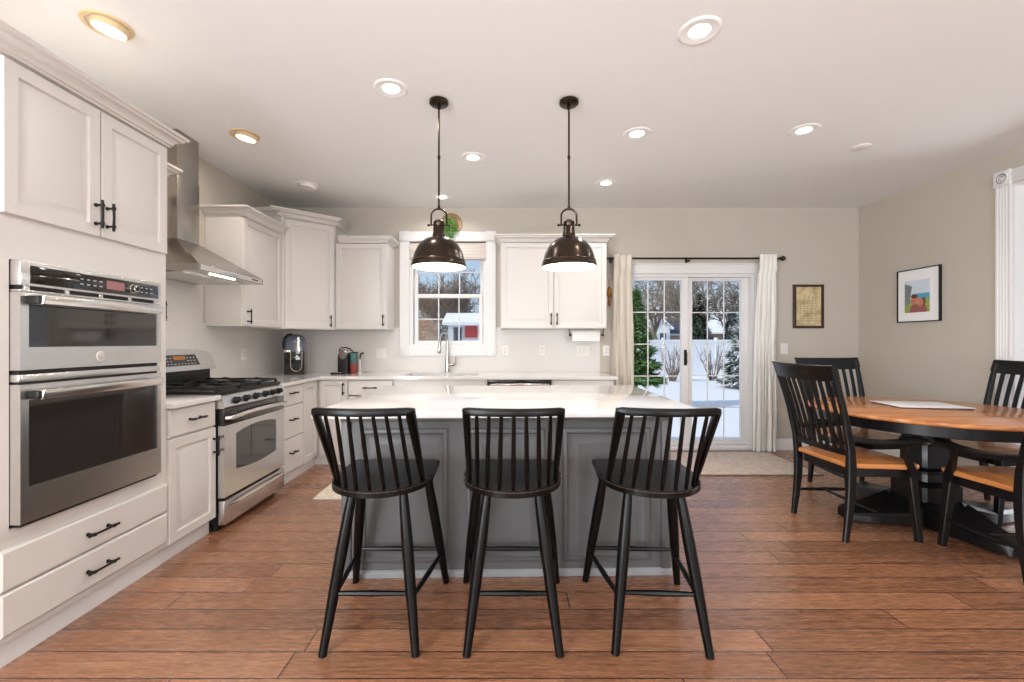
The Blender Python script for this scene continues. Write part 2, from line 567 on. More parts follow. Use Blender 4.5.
def F(o, u, n):
    u, n = Vector(u).normalized(), Vector(n).normalized()
    m = Matrix.Identity(4)
    m.col[0][:3] = u
    m.col[1][:3] = (0, 0, 1)
    m.col[2][:3] = n
    m.col[3][:3] = o
    return m

def thing(name, label, cat, loc, group=None):
    o = bpy.data.objects.new(name, None)
    o.empty_display_size = .1
    COL.objects.link(o)
    o.location = loc
    ORG[o.name] = Vector(loc)
    o['label'] = label
    o['category'] = cat
    if group: o['group'] = group
    return o

def tag(o, label, cat, group=None, kind=None):
    o['label'] = label
    o['category'] = cat
    if group: o['group'] = group
    if kind: o['kind'] = kind
    return o

def struct(o, label=None):
    o['kind'] = 'structure'
    if label: o['label'] = label
    return o

def sthing(name, loc, label=None):
    o = bpy.data.objects.new(name, None)
    COL.objects.link(o)
    o.location = loc
    ORG[o.name] = Vector(loc)
    return struct(o, label)

def dup(o, loc=None, rotz=None, parent=None, label=None):
    c = o.copy()
    COL.objects.link(c)
    if parent is not None:
        c.parent = parent
    if loc is not None:
        c.location = loc
    if rotz is not None:
        c.rotation_euler = (0, 0, rotz)
    if label:
        c['label'] = label
    for ch in list(o.children):
        dup(ch, parent=c)
    return c

def box(name, m, x0, x1, y0, y1, z0, z1, parent=None, b=0.0, label=None, M=None):
    return MB(M).box(x0, x1, y0, y1, z0, z1, b).build(name, m, parent, label)

def lp(a, b, t):
    return a + (b - a) * t

# ------------------------------------------------------------------ room shell
WT = .16
struct(MB().box(LEFT - WT, RIGHT + WT, REAR - WT, BACK + WT, -.2, 0).build('floor', 'floor'), 'reddish brown wide plank hardwood floor')
struct(MB().box(LEFT - WT, RIGHT + WT, REAR - WT, BACK + WT, CEIL, CEIL + .25).build('ceiling', 'ceiling'), 'flat white ceiling')
# back wall with a window hole and a sliding door hole (coordinates x, z, out)
WX0, WX1, WZ0, WZ1 = -1.105, -.215, 1.19, 2.42
DX0, DX1, DZ1 = 1.37, 2.90, 2.045
MBK = F((0, BACK, 0), (1, 0, 0), (0, -1, 0))
xs = [LEFT - WT, WX0, WX1, DX0, DX1, RIGHT + WT]
zs = [0, WZ0, DZ1, WZ1, CEIL]
struct(MB(MBK).grid(xs, zs, lambda i, j: not (i == 1 and j in (1, 2)) and not (i == 3 and j in (0, 1)), -WT, 0).build('wall_back', 'wall'), 'greige painted back wall with a window and a sliding door')
struct(MB(F((LEFT, 0, 0), (0, 1, 0), (1, 0, 0))).grid([REAR - WT, -2.55, -.65, BACK], [0, .5, 2.4, CEIL], lambda i, j: not (i == 1 and j == 1), -WT, 0).build('wall_left', 'wall'), 'greige painted left wall behind the cabinets')  # out-of-view opening added for the side fill light
# right wall with a cased opening (coordinates y, z, out) out = -x
MR = F((RIGHT, 0, 0), (0, -1, 0), (-1, 0, 0))
OY0, OY1, OZ = 1.85, 3.52, 2.53
struct(MB(MR).grid([-BACK, -OY1, -OY0, -REAR], [0, OZ, CEIL],
       lambda i, j: not (i == 1 and j < 1), -WT, 0).build('wall_right', 'wall'), 'greige painted right wall with a cased opening')
struct(MB(F((0, REAR, 0), (-1, 0, 0), (0, 1, 0))).grid([-RIGHT - WT, -3.25, -1.35, -.05, 1.85, -LEFT + WT], [0, .5, 2.4, CEIL],
       lambda i, j: not (i in (1, 3) and j == 1), -WT, 0).build('wall_rear', 'wall'), 'greige wall behind the camera')
# adjoining hall seen through the cased opening
struct(MB().box(7.0, 7.15, .5, 5.4, 0, CEIL).build('wall_hall', 'hallwall'), 'pale wall of the adjoining room')
struct(MB().box(RIGHT + WT, 7.0, 5.2, 5.35, 0, CEIL).build('wall_hall_back', 'hallwall'), 'pale back wall of the adjoining room')
struct(MB().box(RIGHT + WT, 7.15, .5, 5.35, -.2, 0).build('floor_hall', 'floor'), 'wood floor of the adjoining room')
struct(MB().box(RIGHT + WT, 7.15, .5, 5.35, CEIL, CEIL + .2).build('ceiling_hall', 'ceiling'), 'ceiling of the adjoining room')

# fluted casing with rosette corner block round the right-hand opening
def fluted(mb, u0, u1, v0, v1, d, n=4):
    pts = [(u0, 0), (u0, d)]
    w = (u1 - u0)
    m = w * .1
    fw = (w - 2 * m) / n
    for k in range(n):
        a = u0 + m + fw * k
        for t, q in ((.12, 0), (.3, .6), (.5, 1), (.7, .6), (.88, 0)):
            pts.append((a + fw * t, d - .009 * q))
    pts += [(u1, d), (u1, 0)]
    mb.loops([[(p[0], v0, p[1]) for p in pts], [(p[0], v1, p[1]) for p in pts]])
tr = sthing('trim_1', (RIGHT, OY1 + .05, 0), 'white fluted casing with rosette corner block round the right wall opening')
mb = MB(MR); fluted(mb, -OY1 - .105, -OY1, .2, OZ + .005, .02); mb.build('casing_leg', 'trim', tr)
mb = MB(MR); fluted(mb, -OY0, -OY0 + .105, 0, OZ + .005, .02); mb.build('casing_leg', 'trim', tr)
MB(MR).box(-OY0 - .008, -OY0 + .112, OZ, OZ + .125, 0, .032, .004).build('corner_block', 'trim', tr)
MB(MR).box(-OY1 - .11, -OY1 + .004, 0, .2, 0, .028, .003).build('plinth_block', 'trim', tr)
MB(MR).box(-OY1 - .112, -OY1 + .008, OZ, OZ + .125, 0, .032, .004).build('corner_block', 'trim', tr)
Mr = MR @ Matrix.Translation((-OY1 - .052, OZ + .062, .032))
mb = MB(Mr)
for r0, r1 in ((.044, .05), (.026, .032), (.008, .016)):
    mb.lathe([(r0 - .006, 0), (r0 - .003, .005), (r0 + .003, .005), (r1, 0)], (0, 0, 0), 24)
mb.build('rosette', 'trim', tr)
Mh = F((RIGHT, 0, 0), (0, -1, 0), (-1, 0, 0)) @ Matrix(((0, 1, 0, 0), (-1, 0, 0, 0), (0, 0, 1, 0), (0, 0, 0, 1)))
mb = MB(MR)
for k in range(1):
    mb.box(-OY1 + .008, -OY0 - .008, OZ + .01, OZ + .115, 0, .016)
    for q in range(4):
        z = OZ + .024 + q * .023
        mb.box(-OY1 + .008, -OY0 - .008, z, z + .012, .016, .021, .002)
mb.build('head_casing', 'trim', tr)
MB().box(RIGHT - .002, RIGHT + WT + .002, OY1, OY1 - .018, 0, OZ).box(RIGHT - .002, RIGHT + WT + .002, OY1 - .018, OY0, OZ - .018, OZ).build('jamb', 'trim', tr)
mb = MB(F((RIGHT + WT, 0, 0), (0, -1, 0), (1, 0, 0))); fluted(mb, -OY1 - .105, -OY1, 0, OZ, .02); mb.build('casing_leg', 'trim', tr)

# baseboards
bbp = [(0, 0), (.016, 0), (.016, .095), (.009, .115), (.006, .13), (0, .13)]
struct(MB().sweep([(1.14, BACK), (1.255, BACK)], bbp).build('baseboard_back_left', 'trim'))
struct(MB().sweep([(2.97, BACK), (RIGHT, BACK)], bbp).build('baseboard_back', 'trim'))
struct(MB().sweep([(RIGHT, BACK - .017), (RIGHT, OY1 + .11)], bbp).build('baseboard_right', 'trim'))

# ------------------------------------------------------------------ kitchen window
w = sthing('window_1', (-.66, BACK, WZ0), 'white double hung window with grilles over the sink')
mb = MB(MBK)
mb.frame(WX0 - .115, WX1 + .11, WZ0 - .1, WZ1 + .11, .115, .0, .022, .004)
mb.box(WX0 - .125, WX1 + .12, WZ1 + .0, WZ1 + .012, .018, .03, .003)
mb.build('casing', 'trim', w)
mb = MB(MBK)
for u in (WX0 - .119, WX1 - .004):
    mb.box(u, u + .118, WZ1 - .006, WZ1 + .114, 0, .03, .003)
    mb.box(u, u + .118, WZ0 - .104, WZ0 + .006, 0, .028, .003)
mb.build('corner_block', 'trim', w)
MB(MBK).frame(WX0, WX1, WZ0, WZ1, .035, -WT, -.002).build('frame', 'trim', w)
mid = 1.79
def sash(u0, u1, v0, v1, d0, d1, nm, cols, rows):
    s = MB(MBK).frame(u0, u1, v0, v1, .042, d0, d1, .004).build(nm, 'trim', w)
    g = MB(MBK)
    iu0, iu1, iv0, iv1 = u0 + .042, u1 - .042, v0 + .042, v1 - .042
    dm = (d0 + d1) / 2
    for k in range(1, cols):
        c = lp(iu0, iu1, k / cols)
        g.box(c - .006, c + .006, iv0, iv1, dm - .005, dm + .005)
    for k in range(1, rows):
        c = lp(iv0, iv1, k / rows)
        g.box(iu0, iu1, c - .006, c + .006, dm - .005, dm + .005)
    g.build('muntins', 'trim', s)
    MB(MBK).box(iu0 - .01, iu1 + .01, iv0 - .01, iv1 + .01, dm - .012, dm - .009).build('pane', 'glass', s)
sash(WX0 + .035, WX1 - .035, mid - .02, WZ1 - .035, -.12, -.085, 'upper_sash', 3, 2)
sash(WX0 + .045, WX1 - .045, WZ0 + .035, mid + .025, -.08, -.045, 'lower_sash', 3, 2)
# roman shade gathered at the top of the window
rs = thing('roman_shade', 'striped beige roman shade drawn up at the top of the sink window', 'window shade', (-.66, BACK, 2.2))
mb = MB(MBK)
for k in range(5):
    z = 2.385 - k * .038
    o_ = .005 + .006 * k
    mb.loops([[(u, z + .03, -.04), (u, z + .024, o_ - .01), (u, z + .004, o_ + .004), (u, z - .022, o_), (u, z - .026, -.035)] for u in (WX0 + .006, WX1 - .006)])
mb.build('fabric_folds', 'blind', rs)
box('head_rail', 'trim', WX0 + .005, WX1 - .005, BACK + .002, BACK + .045, 2.385, 2.418, rs)

# ------------------------------------------------------------------ sliding patio door
d = sthing('door_1', (2.1, BACK, 0), 'white sliding patio door with grilles between two curtains')
MB(MBK).grid([DX0 - .11, DX0, DX1, DX1 + .11], [0, DZ1, DZ1 + .115], lambda i, j: not (i == 1 and j == 0), 0, .02).build('casing', 'trim', d)
mb = MB(MBK)
mb.box(DX0 - .115, DX1 + .115, DZ1 + .1, DZ1 + .12, .0, .03, .004)
for u in (DX0 - .112, DX1 + .098):
    mb.box(u, u + .014, 0, DZ1 + .1, .0, .028, .003)
mb.build('casing_bead', 'trim', d)
mb = MB(MBK)
mb.grid([DX0, DX0 + .035, DX1 - .035, DX1], [0, .045, DZ1 - .035, DZ1], lambda i, j: not (i == 1 and j == 1), -WT, -.005)
mb.build('frame', 'trim', d)
dmx = 2.105
def door_panel(u0, u1, d0, d1, nm, handle):
    v0, v1 = .05, DZ1 - .035
    sw, bt = .08, .055
    p = MB(MBK).grid([u0, u0 + sw, u1 - sw, u1], [v0, v0 + bt, v1 - .035, v1], lambda i, j: not (i == 1 and j == 1), d0, d1).build(nm, 'trim', d)
    iu0, iu1, iv0, iv1 = u0 + sw, u1 - sw, v0 + bt, v1 - .035
    dm = (d0 + d1) / 2
    g = MB(MBK)
    for k in (1, 2):
        c = lp(iu0, iu1, k / 3)
        g.box(c - .006, c + .006, iv0, iv1, dm - .004, dm + .004)
    for k in range(1, 5):
        c = lp(iv0, iv1, k / 5)
        g.box(iu0, iu1, c - .006, c + .006, dm - .004, dm + .004)
    g.build('muntins', 'trim', p)
    MB(MBK).frame(iu0 - .012, iu1 + .012, iv0 - .012, iv1 + .012, .014, d1, d1 + .006, .002).build('glazing_bead', 'trim', p)
    MB(MBK).box(iu0 - .01, iu1 + .01, iv0 - .01, iv1 + .01, dm - .011, dm - .008).build('pane', 'glass', p)
    if handle:
        h = MB(MBK)
        h.box(u1 - .05, u1 - .018, .98, 1.16, d1, d1 + .012, .003)
        h.tube([(u1 - .034, 1.0, d1 + .01), (u1 - .034, 1.01, d1 + .045), (u1 - .034, 1.13, d1 + .045), (u1 - .034, 1.14, d1 + .01)], .007, 8)
        h.build('handle', 'black', p)
door_panel(DX0 + .035, dmx + .035, -.075, -.035, 'sliding_panel', True)
door_panel(dmx + .02, DX1 - .035, -.125, -.085, 'fixed_panel', False)
MB(MBK).box(DX0 - .01, DX1 + .01, 0, .04, -.01, .035, .004).build('threshold', 'trim', d)

# ------------------------------------------------------------------ backsplash tile
struct(MB(MBK).grid([LEFT, WX0 - .118, WX1 + .113, 1.10], [.9, WZ0 - .102, 1.42], lambda i, j: not (i == 1 and j == 1), 0, .008).build('trim_2', 'tile_back'), 'white herringbone tile backsplash on the back wall')
ML = F((LEFT, 0, 0), (0, 1, 0), (1, 0, 0))
struct(MB(ML).box(2.42, BACK - .008, .9, 1.42, 0, .008).box(2.88, 3.70, 1.42, 1.78, 0, .008).build('trim_3', 'tile_left'), 'white herringbone tile backsplash on the left wall')

# ------------------------------------------------------------------ cabinets
T = .02
RAISED = [(0, 0), (0, T - .003), (.003, T), (.052, T), (.057, T - .012), (.068, T - .012), (.094, T - .001), (.098, T)]
RECESS = RAISED
SLAB = [(0, 0), (0, T - .007), (.004, T - .003), (.008, T)]
def pull(M, u, v, d, L, vert, parent):
    mb = MB(M)
    h = L / 2
    def P(a, o):
        return (u, v + a, d + o) if vert else (u + a, v, d + o)
    mb.tube([P(-h, .032), P(-h + .006, .032), P(0, .034), P(h - .006, .032), P(h, .032)], [.0065, .006, .0052, .006, .0065], 8)
    for a in (-h * .66, h * .66):
        mb.tube([P(a, 0), P(a, .004), P(a, .006), P(a, .03)], [.009, .009, .0055, .0055], 8)
        mb.tube([P(a - .008, .032), P(a - .004, .033), P(a + .004, .033), P(a + .008, .032)], [.006, .0085, .0085, .006], 8)
    return mb.build('handle', 'black', parent)
def cab_door(M, u0, u1, v0, v1, parent, hu=None, hv=None, prof=RAISED, vert=True, name='door', L=.13):
    o = MB(M).panel(u0 + .0015, u1 - .0015, v0 + .0015, v1 - .0015, prof).build(name, 'cabinet', parent)
    if hu is not None:
        pull(M, hu, hv, T, L, vert, o)
    return o
CROWN = [(-.03, 0), (.006, 0), (.006, .010), (.016, .013), (.018, .024), (.026, .032), (.044, .044), (.054, .046), (.055, .056), (.068, .059), (.072, .064), (.072, .076), (-.03, .076)]
def crown(path, z, parent, side=1, s=1.0):
    return MB().sweep(path, [(o * s, z + h * s) for o, h in CROWN], side).build('crown_moulding', 'cabinet', parent)

XF = -1.91                                   # base cabinet box face, doors add .02
MF = F((XF, 0, 0), (0, 1, 0), (1, 0, 0))     # (y, z, out)
# tall oven cabinet
tw = thing('oven_cabinet', 'tall white cabinet tower at left edge holding the double wall oven', 'cabinet', (-2.24, 2.01, 0))
TY0, TY1 = 1.625, 2.445
mb = MB()
mb.box(LEFT + .003, XF, TY0, TY1, .1, .525)
mb.box(LEFT + .003, XF, TY0, TY1, 1.575, 2.345)
mb.box(LEFT + .003, XF, TY0, 1.670, .525, 1.575)
mb.box(LEFT + .003, XF, 2.362, TY1, .525, 1.575)
mb.box(LEFT + .003, LEFT + .02, 1.670, 2.362, .525, 1.575)
mb.build('body', 'cabinet', tw)
MB(MF).grid([TY0, 1.672, 2.360, TY1], [.50, .53, 1.572, 1.735], lambda i, j: not (i == 1 and j == 1), 0, .003).build('face_frame', 'cabinet', tw)
cab_door(MF, 1.637, 2.035, 1.742, 2.335, tw, 2.008, 1.842, RECESS)
cab_door(MF, 2.039, 2.438, 1.742, 2.335, tw, 2.066, 1.842, RECESS)
cab_door(MF, 1.629, 2.442, .303, .460, tw, 2.02, .380, SLAB, False, 'drawer', .15)
cab_door(MF, 1.629, 2.442, .130, .297, tw, 2.02, .210, SLAB, False, 'drawer', .15)
MB().box(LEFT + .003, -1.935, TY0, TY1, 0, .1).build('toe_kick', 'trim', tw)
crown([(LEFT + .003, TY0 - .001), (XF + .02, TY0 - .001), (XF + .02, TY1), (LEFT + .003, TY1)], 2.345, tw, 1, .95)
# shoe moulding along the left run
SH = [(0, 0), (.016, 0), (.014, .008), (.008, .014), (0, .017)]

def base_cab(label, y0, y1, group=None):
    c = thing('base_cabinet', label, 'cabinet', (-2.24, (y0 + y1) / 2, 0))
    MB().box(LEFT + .003, XF, y0, y1, .1, .873).build('body', 'cabinet', c)
    MB().box(LEFT + .003, -1.94, y0, y1, 0, .1).build('toe_kick', 'trim', c)
    return c
c = base_cab('narrow white base cabinet between wall oven tower and gas range', 2.446, 2.850)
cab_door(MF, 2.45, 2.846, .705, .868, c, 2.65, .79, SLAB, False, 'drawer')
cab_door(MF, 2.45, 2.846, .105, .698, c, 2.822, .58)
c = base_cab('white base cabinet with three stacked drawers just beyond the range', 3.642, 4.078)
for v0, v1 in ((.692, .868), (.405, .686), (.108, .399)):
    cab_door(MF, 3.648, 4.074, v0, v1, c, 3.86, (v0 + v1) / 2 + .02, SLAB, False, 'drawer', .12)
# corner base: blind door on the left run and a door on the back run
YF = 4.42
MK = F((0, YF, 0), (1, 0, 0), (0, -1, 0))     # (x, z, out)
c = thing('corner_base_cabinet', 'white corner base cabinet under the coffee makers with two narrow doors', 'cabinet', (-2.1, 4.6, 0))
MB().prism([(LEFT + .003, 4.08), (XF, 4.08), (XF, YF), (-1.592, YF), (-1.592, BACK - .003), (LEFT + .003, BACK - .003)], .1, .873).build('body', 'cabinet', c)
MB().prism([(LEFT + .003, 4.08), (-1.94, 4.08), (-1.94, 4.45), (-1.592, 4.45), (-1.592, BACK - .003), (LEFT + .003, BACK - .003)], 0, .1).build('toe_kick', 'trim', c)
cab_door(MF, 4.082, 4.385, .105, .868, c)
cab_door(MK, -1.882, -1.597, .105, .868, c, -1.632, .78)
def back_cab(label, x0, x1):
    c = thing('base_cabinet', label, 'cabinet', ((x0 + x1) / 2, 4.72, 0))
    MB().box(x0, x1, YF, BACK - .003, .1, .873 if 'sink' not in label else .66).build('body', 'cabinet', c)
    MB().box(x0, x1, 4.45, BACK - .003, 0, .1).build('toe_kick', 'trim', c)
    return c
c = back_cab('white base cabinet with drawers left of the sink on the back wall', -1.591, -1.131)
cab_door(MK, -1.588, -1.134, .71, .868, c, -1.36, .79, SLAB, False, 'drawer', .15)
cab_door(MK, -1.588, -1.134, .41, .703, c, -1.36, .57, SLAB, False, 'drawer', .15)
cab_door(MK, -1.588, -1.134, .108, .403, c, -1.36, .27, SLAB, False, 'drawer', .15)
c = back_cab('white sink base cabinet below the kitchen window', -1.13, -.181)
MB(MK).box(-1.128, -.183, .705, .872, -.02, .018).build('false_front', 'cabinet', c)
cab_door(MK, -1.128, -.657, .105, .70, c, -.69, .62)
cab_door(MK, -.654, -.183, .105, .70, c, -.62, .62)
c = back_cab('white end base cabinet between dishwasher and curtain', .476, 1.106)
cab_door(MK, .480, 1.102, .71, .868, c, .79, .79, SLAB, False, 'drawer', .15)
cab_door(MK, .480, .79, .105, .703, c, .76, .62)
cab_door(MK, .793, 1.102, .105, .703, c, .825, .62)

# dishwasher
dw = thing('dishwasher', 'stainless dishwasher in the back run behind the island', 'dishwasher', (.147, 4.72, 0))
box('body', 'darkslot', -.178, .473, YF + .01, 5.0, .02, .868, dw)
MB(MK).box(-.172, .467, .11, .80, -.01, .022, .004).build('door_panel', 'steel', dw)
MB(MK).box(-.172, .467, .845, .862, -.01, .018, .002).build('control_strip', 'blackglass', dw)
MB(MK).tube([(-.15, .822, .03), (-.13, .824, .045), (.147, .826, .048), (.425, .824, .045), (.445, .822, .03)], .011, 8).build('handle', 'steel2', dw)
MB(MK).box(-.172, .467, .02, .1, -.05, -.03).build('kick_plate', 'black', dw)

# counters
def counter(name, label, pts=None, grid=None):
    mb = MB()
    if pts: mb.prism(pts, .875, .906, .003)
    else: mb.grid(*grid, .875, .906)
    return tag(mb.build(name, 'quartz'), label, 'countertop')
counter('countertop', 'short white quartz countertop between oven tower and range', [(LEFT + .009, 2.447), (-1.862, 2.447), (-1.862, 2.851), (LEFT + .009, 2.851)])
gx = [LEFT + .009, -1.862, -1.05, -.28, 1.13]
gy = [3.642, 4.37, 4.49, 4.90, BACK - .009]
counter('countertop', 'L shaped white quartz countertop running from the range to the curtain', grid=(gx, gy, lambda i, j: (j > 0 or i == 0) and not (i == 2 and j == 2)))
sk = thing('sink', 'undermount stainless sink below the kitchen window', 'sink', (-.665, 4.7, .68))
mb = MB()
mb.frame(-1.06, -.27, 4.48, 4.91, .012, .874, .868)
rings = [[(-1.048, 4.492), (-.282, 4.492), (-.282, 4.898), (-1.048, 4.898)]]
mb.loops([[(x, y, .8745) for x, y in rings[0]], [(x, y, .70) for x, y in rings[0]]], cap=False)
mb.box(-1.055, -.275, 4.485, 4.905, .675, .70)
mb.build('basin', 'steel', sk, recalc=False)
MB().lathe([(.04, 0), (.04, .004), (.02, .004), (.018, .001)], (-.665, 4.72, .70), 20).build('drain', 'chrome', sk)

# uppers, left wall
XU = -2.262
MU = F((XU, 0, 0), (0, 1, 0), (1, 0, 0))
def upper(label, y0, y1, path, z0=1.388, z1=2.335):
    c = thing('wall_cabinet', label, 'cabinet', (-2.42, (y0 + y1) / 2, z0))
    MB().box(LEFT + .003, XU, y0, y1, z0, z1).build('body', 'cabinet', c)
    crown(path, z1 - .003, c)
    return c
c = upper('small white wall cabinet tucked between oven tower and range hood', 2.447, 2.862, [(XU + .02, 2.54), (XU + .02, 2.862), (LEFT + .003, 2.862)])
cab_door(MU, 2.45, 2.858, 1.392, 2.33, c, 2.832, 1.455, RECESS)
c = upper('white wall cabinet on the left wall just right of the range hood', 3.732, 4.378, [(LEFT + .003, 3.732), (XU + .02, 3.732), (XU + .02, 4.378)])
cab_door(MU, 3.736, 4.374, 1.392, 2.33, c, 3.79, 1.475, RECESS)
# diagonal corner upper
c = thing('corner_wall_cabinet', 'tall diagonal white wall cabinet in the corner above the coffee makers', 'cabinet', (-2.2, 4.75, 1.385))
A, B_ = Vector((-2.262, 4.382)), Vector((-1.848, 4.735))
MB().prism([(LEFT + .003, BACK - .003), (LEFT + .003, 4.382), (A.x, A.y), (B_.x, B_.y), (B_.x, BACK - .003)], 1.385, 2.515).build('body', 'cabinet', c)
dv = (B_ - A)
dl = dv.length
MD = F((A.x, A.y, 0), (dv.x, dv.y, 0), (dv.y, -dv.x, 0))
cab_door(MD, .035, dl - .015, 1.39, 2.50, c, dl - .06, 1.475, RECESS)
MB(MD).box(0, .035, 1.385, 2.515, 0, .012).build('filler_strip', 'cabinet', c)
off = Vector((dv.y, -dv.x)).normalized() * .02
crown([(LEFT + .003, 4.375), (A.x + .01, 4.375), (A.x + off.x, A.y + off.y - .004), (B_.x + off.x, B_.y + off.y), (B_.x + .003, BACK - .003)], 2.512, c)
# back wall uppers
YU = 4.735
MUB = F((0, YU, 0), (1, 0, 0), (0, -1, 0))
c = thing('wall_cabinet', 'single door white wall cabinet left of the kitchen window', 'cabinet', (-1.56, 4.89, 1.388))
MB().box(-1.846, -1.282, YU, BACK - .003, 1.388, 2.325).build('body', 'cabinet', c)
cab_door(MUB, -1.835, -1.286, 1.392, 2.32, c, -1.318, 1.485, RECESS)
crown([(-1.80, YU - .02), (-1.282, YU - .02), (-1.282, BACK - .003)], 2.322, c, 1, .9)
c = thing('wall_cabinet', 'wide two door white wall cabinet between window and patio door', 'cabinet', (.53, 4.89, 1.40))
MB().box(-.048, 1.106, YU, BACK - .003, 1.398, 2.335).build('body', 'cabinet', c)
cab_door(MUB, -.044, .528, 1.402, 2.33, c, .498, 1.50, RECESS)
cab_door(MUB, .532, 1.102, 1.402, 2.33, c, .562, 1.50, RECESS)
crown([(-.048, BACK - .003), (-.048, YU - .02), (1.106, YU - .02), (1.106, BACK - .003)], 2.332, c)

# ------------------------------------------------------------------ double wall oven
ov = thing('wall_oven', 'stainless combination microwave and wall oven built into the tall cabinet', 'oven', (-2.1, 2.01, .53))
Y0, Y1 = 1.674, 2.358
box('chassis', 'black', -2.5, XF, Y0 + .004, Y1 - .004, .535, 1.565, ov)
OUT = .045
MB(MF).box(Y0, Y1, 1.472, 1.570, .0, OUT, .004).build('control_panel', 'steel', ov)
cp = MB(MF).box(Y0 + .034, Y1 - .02, 1.482, 1.553, OUT - .004, OUT + .002, .001).build('control_glass', 'blackglass', ov)
MB(MF).box(Y0 + .36, Y0 + .455, 1.50, 1.54, OUT, OUT + .003).build('display', 'display', cp)
mk = MB(MF)
for g0, n in ((Y0 + .235, 4), (Y0 + .55, 3)):
    for i in range(n):
        for j in range(2):
            mk.box(g0 + i * .03, g0 + i * .03 + .014, 1.505 + j * .022, 1.510 + j * .022, OUT, OUT + .0025)
mk.build('button_marks', 'mark', cp)
kb = MB(MF @ Matrix.Translation((Y0 + .505, 1.518, OUT)))
kb.lathe([(.022, 0), (.022, .004), (.018, .005), (.018, .022), (.014, .024)], (0, 0, 0), 24)
kb.build('knob', 'chrome', ov)
kb = MB(MF @ Matrix.Translation((Y0 + .505, 1.518, OUT + .0235)))
kb.lathe([(.012, 0), (.012, .002)], (0, 0, 0), 20)
kb.build('knob_cap', 'black', ov)
# vent gap
vt = MB(MF).box(Y0 + .01, Y1 - .01, 1.455, 1.472, 0, .03)
vt.build('vent_recess', 'darkslot', ov)
mb = MB(MF)
mb.box(Y0, Y1, 1.448, 1.456, .0, OUT - .002, .001)
for k in range(5):
    u = lp(Y0 + .02, Y1 - .04, k / 4)
    mb.box(u, u + .02, 1.454, 1.472, 0, OUT - .006, .001)
mb.build('vent_trim', 'steel', ov)
def oven_door(v0, v1, w0, w1, hv, name):
    wy0, wy1 = Y0 + .030, Y1 - .022
    dd = MB(MF).grid([Y0, wy0, wy1, Y1], [v0, w0, w1, v1], lambda i, j: not (i == 1 and j == 1), 0, OUT).build(name, 'steel', ov)
    MB(MF).box(wy0, wy1, w0, w1, .01, OUT - .004).build('window', 'ovenglass', dd)
    hb = MB(MF)
    a, b_ = Y0 + .034, Y1 - .050
    hb.hexa([(a, hv - .019, OUT + .032), (b_, hv - .019, OUT + .032), (b_, hv - .019, OUT + .05), (a, hv - .019, OUT + .05),
             (a, hv + .019, OUT + .032), (b_, hv + .019, OUT + .032), (b_, hv + .019, OUT + .056), (a, hv + .019, OUT + .056)], .004)
    hb.build('handle', 'steel2', dd)
    for u in (a - .012, b_ - .03):
        MB(MF).box(u, u + .025, hv - .016, hv + .016, OUT, OUT + .045, .003).build('handle_mount', 'black', dd)
    return dd
md = oven_door(1.142, 1.446, 1.232, 1.40, 1.418, 'microwave_door')
bd = MB(MF @ Matrix.Translation(((Y0 + Y1) / 2 - .01, 1.187, OUT)))
bd.lathe([(.022, 0), (.022, .002), (.0205, .003)], (0, 0, 0), 28)
bdo = bd.build('badge', 'plastic', md, 'round silver maker badge')
bd = MB(MF @ Matrix.Translation(((Y0 + Y1) / 2 - .01, 1.187, OUT + .003)))
for r_ in (.0165,):
    bd.loops([[(r * math.cos(a), r * math.sin(a), z) for a in [2 * PI * k / 28 for k in range(28)]] for r, z in ((r_, 0), (r_, .001), (r_ - .002, .001), (r_ - .002, 0))], cap=False)
def arc(mb, cx, cy, rx, ry, a0, a1, r=.0009, n=10, z=.0008):
    mb.tube([(cx + rx * math.cos(R(lp(a0, a1, k / n))), cy + ry * math.sin(R(lp(a0, a1, k / n))), z) for k in range(n + 1)], r, 5)
arc(bd, -.0045, 0, .005, .0075, 60, 330)
bd.tube([(-.0045, -.001, .0008), (-.0005, -.001, .0008), (-.001, -.008, .0008), (-.005, -.0105, .0008)], .0009, 5)
arc(bd, .006, .0035, .0038, .0038, 40, 270)
arc(bd, .006, -.004, .0045, .0038, 90, 330)
bd.build('monogram', 'plasticgrey', md)
mb = MB(MF)
mb.box(Y0, Y1, 1.096, 1.125, 0, OUT - .006, .002)
mb.build('divider_trim', 'steel', ov)
mb = MB(MF)
mb.box(Y0 + .008, Y1 - .008, 1.124, 1.143, 0, .03)
mb.box(Y0 + .008, Y1 - .008, 1.082, 1.097, 0, .03)
mb.build('vent_recess', 'darkslot', ov)
oven_door(.546, 1.086, .685, 1.025, 1.045, 'oven_door')
MB(MF).box(Y0 + .01, Y1 - .01, .532, .544, 0, .03).build('base_vent', 'darkslot', ov)

# ------------------------------------------------------------------ gas range
rg = thing('gas_range', 'stainless freestanding gas range with black cast iron grates', 'range', (-2.17, 3.245, 0))
ry0, ry1 = 2.857, 3.633
rxf = -1.885
box('body', 'black', -2.50, rxf, ry0, ry1, .05, .90, rg)
mb = MB()
for x in (-2.45, -1.93):
    for y in (ry0 + .04, ry1 - .04):
        mb.lathe([(.02, 0), (.02, .05)], (x, y, 0), 12)
mb.build('feet', 'black', rg)
MG = F((rxf, 0, 0), (0, 1, 0), (1, 0, 0))
MB(MG).box(ry0 + .01, ry1 - .01, .03, .06, -.05, .0).build('kick_plate', 'black', rg)
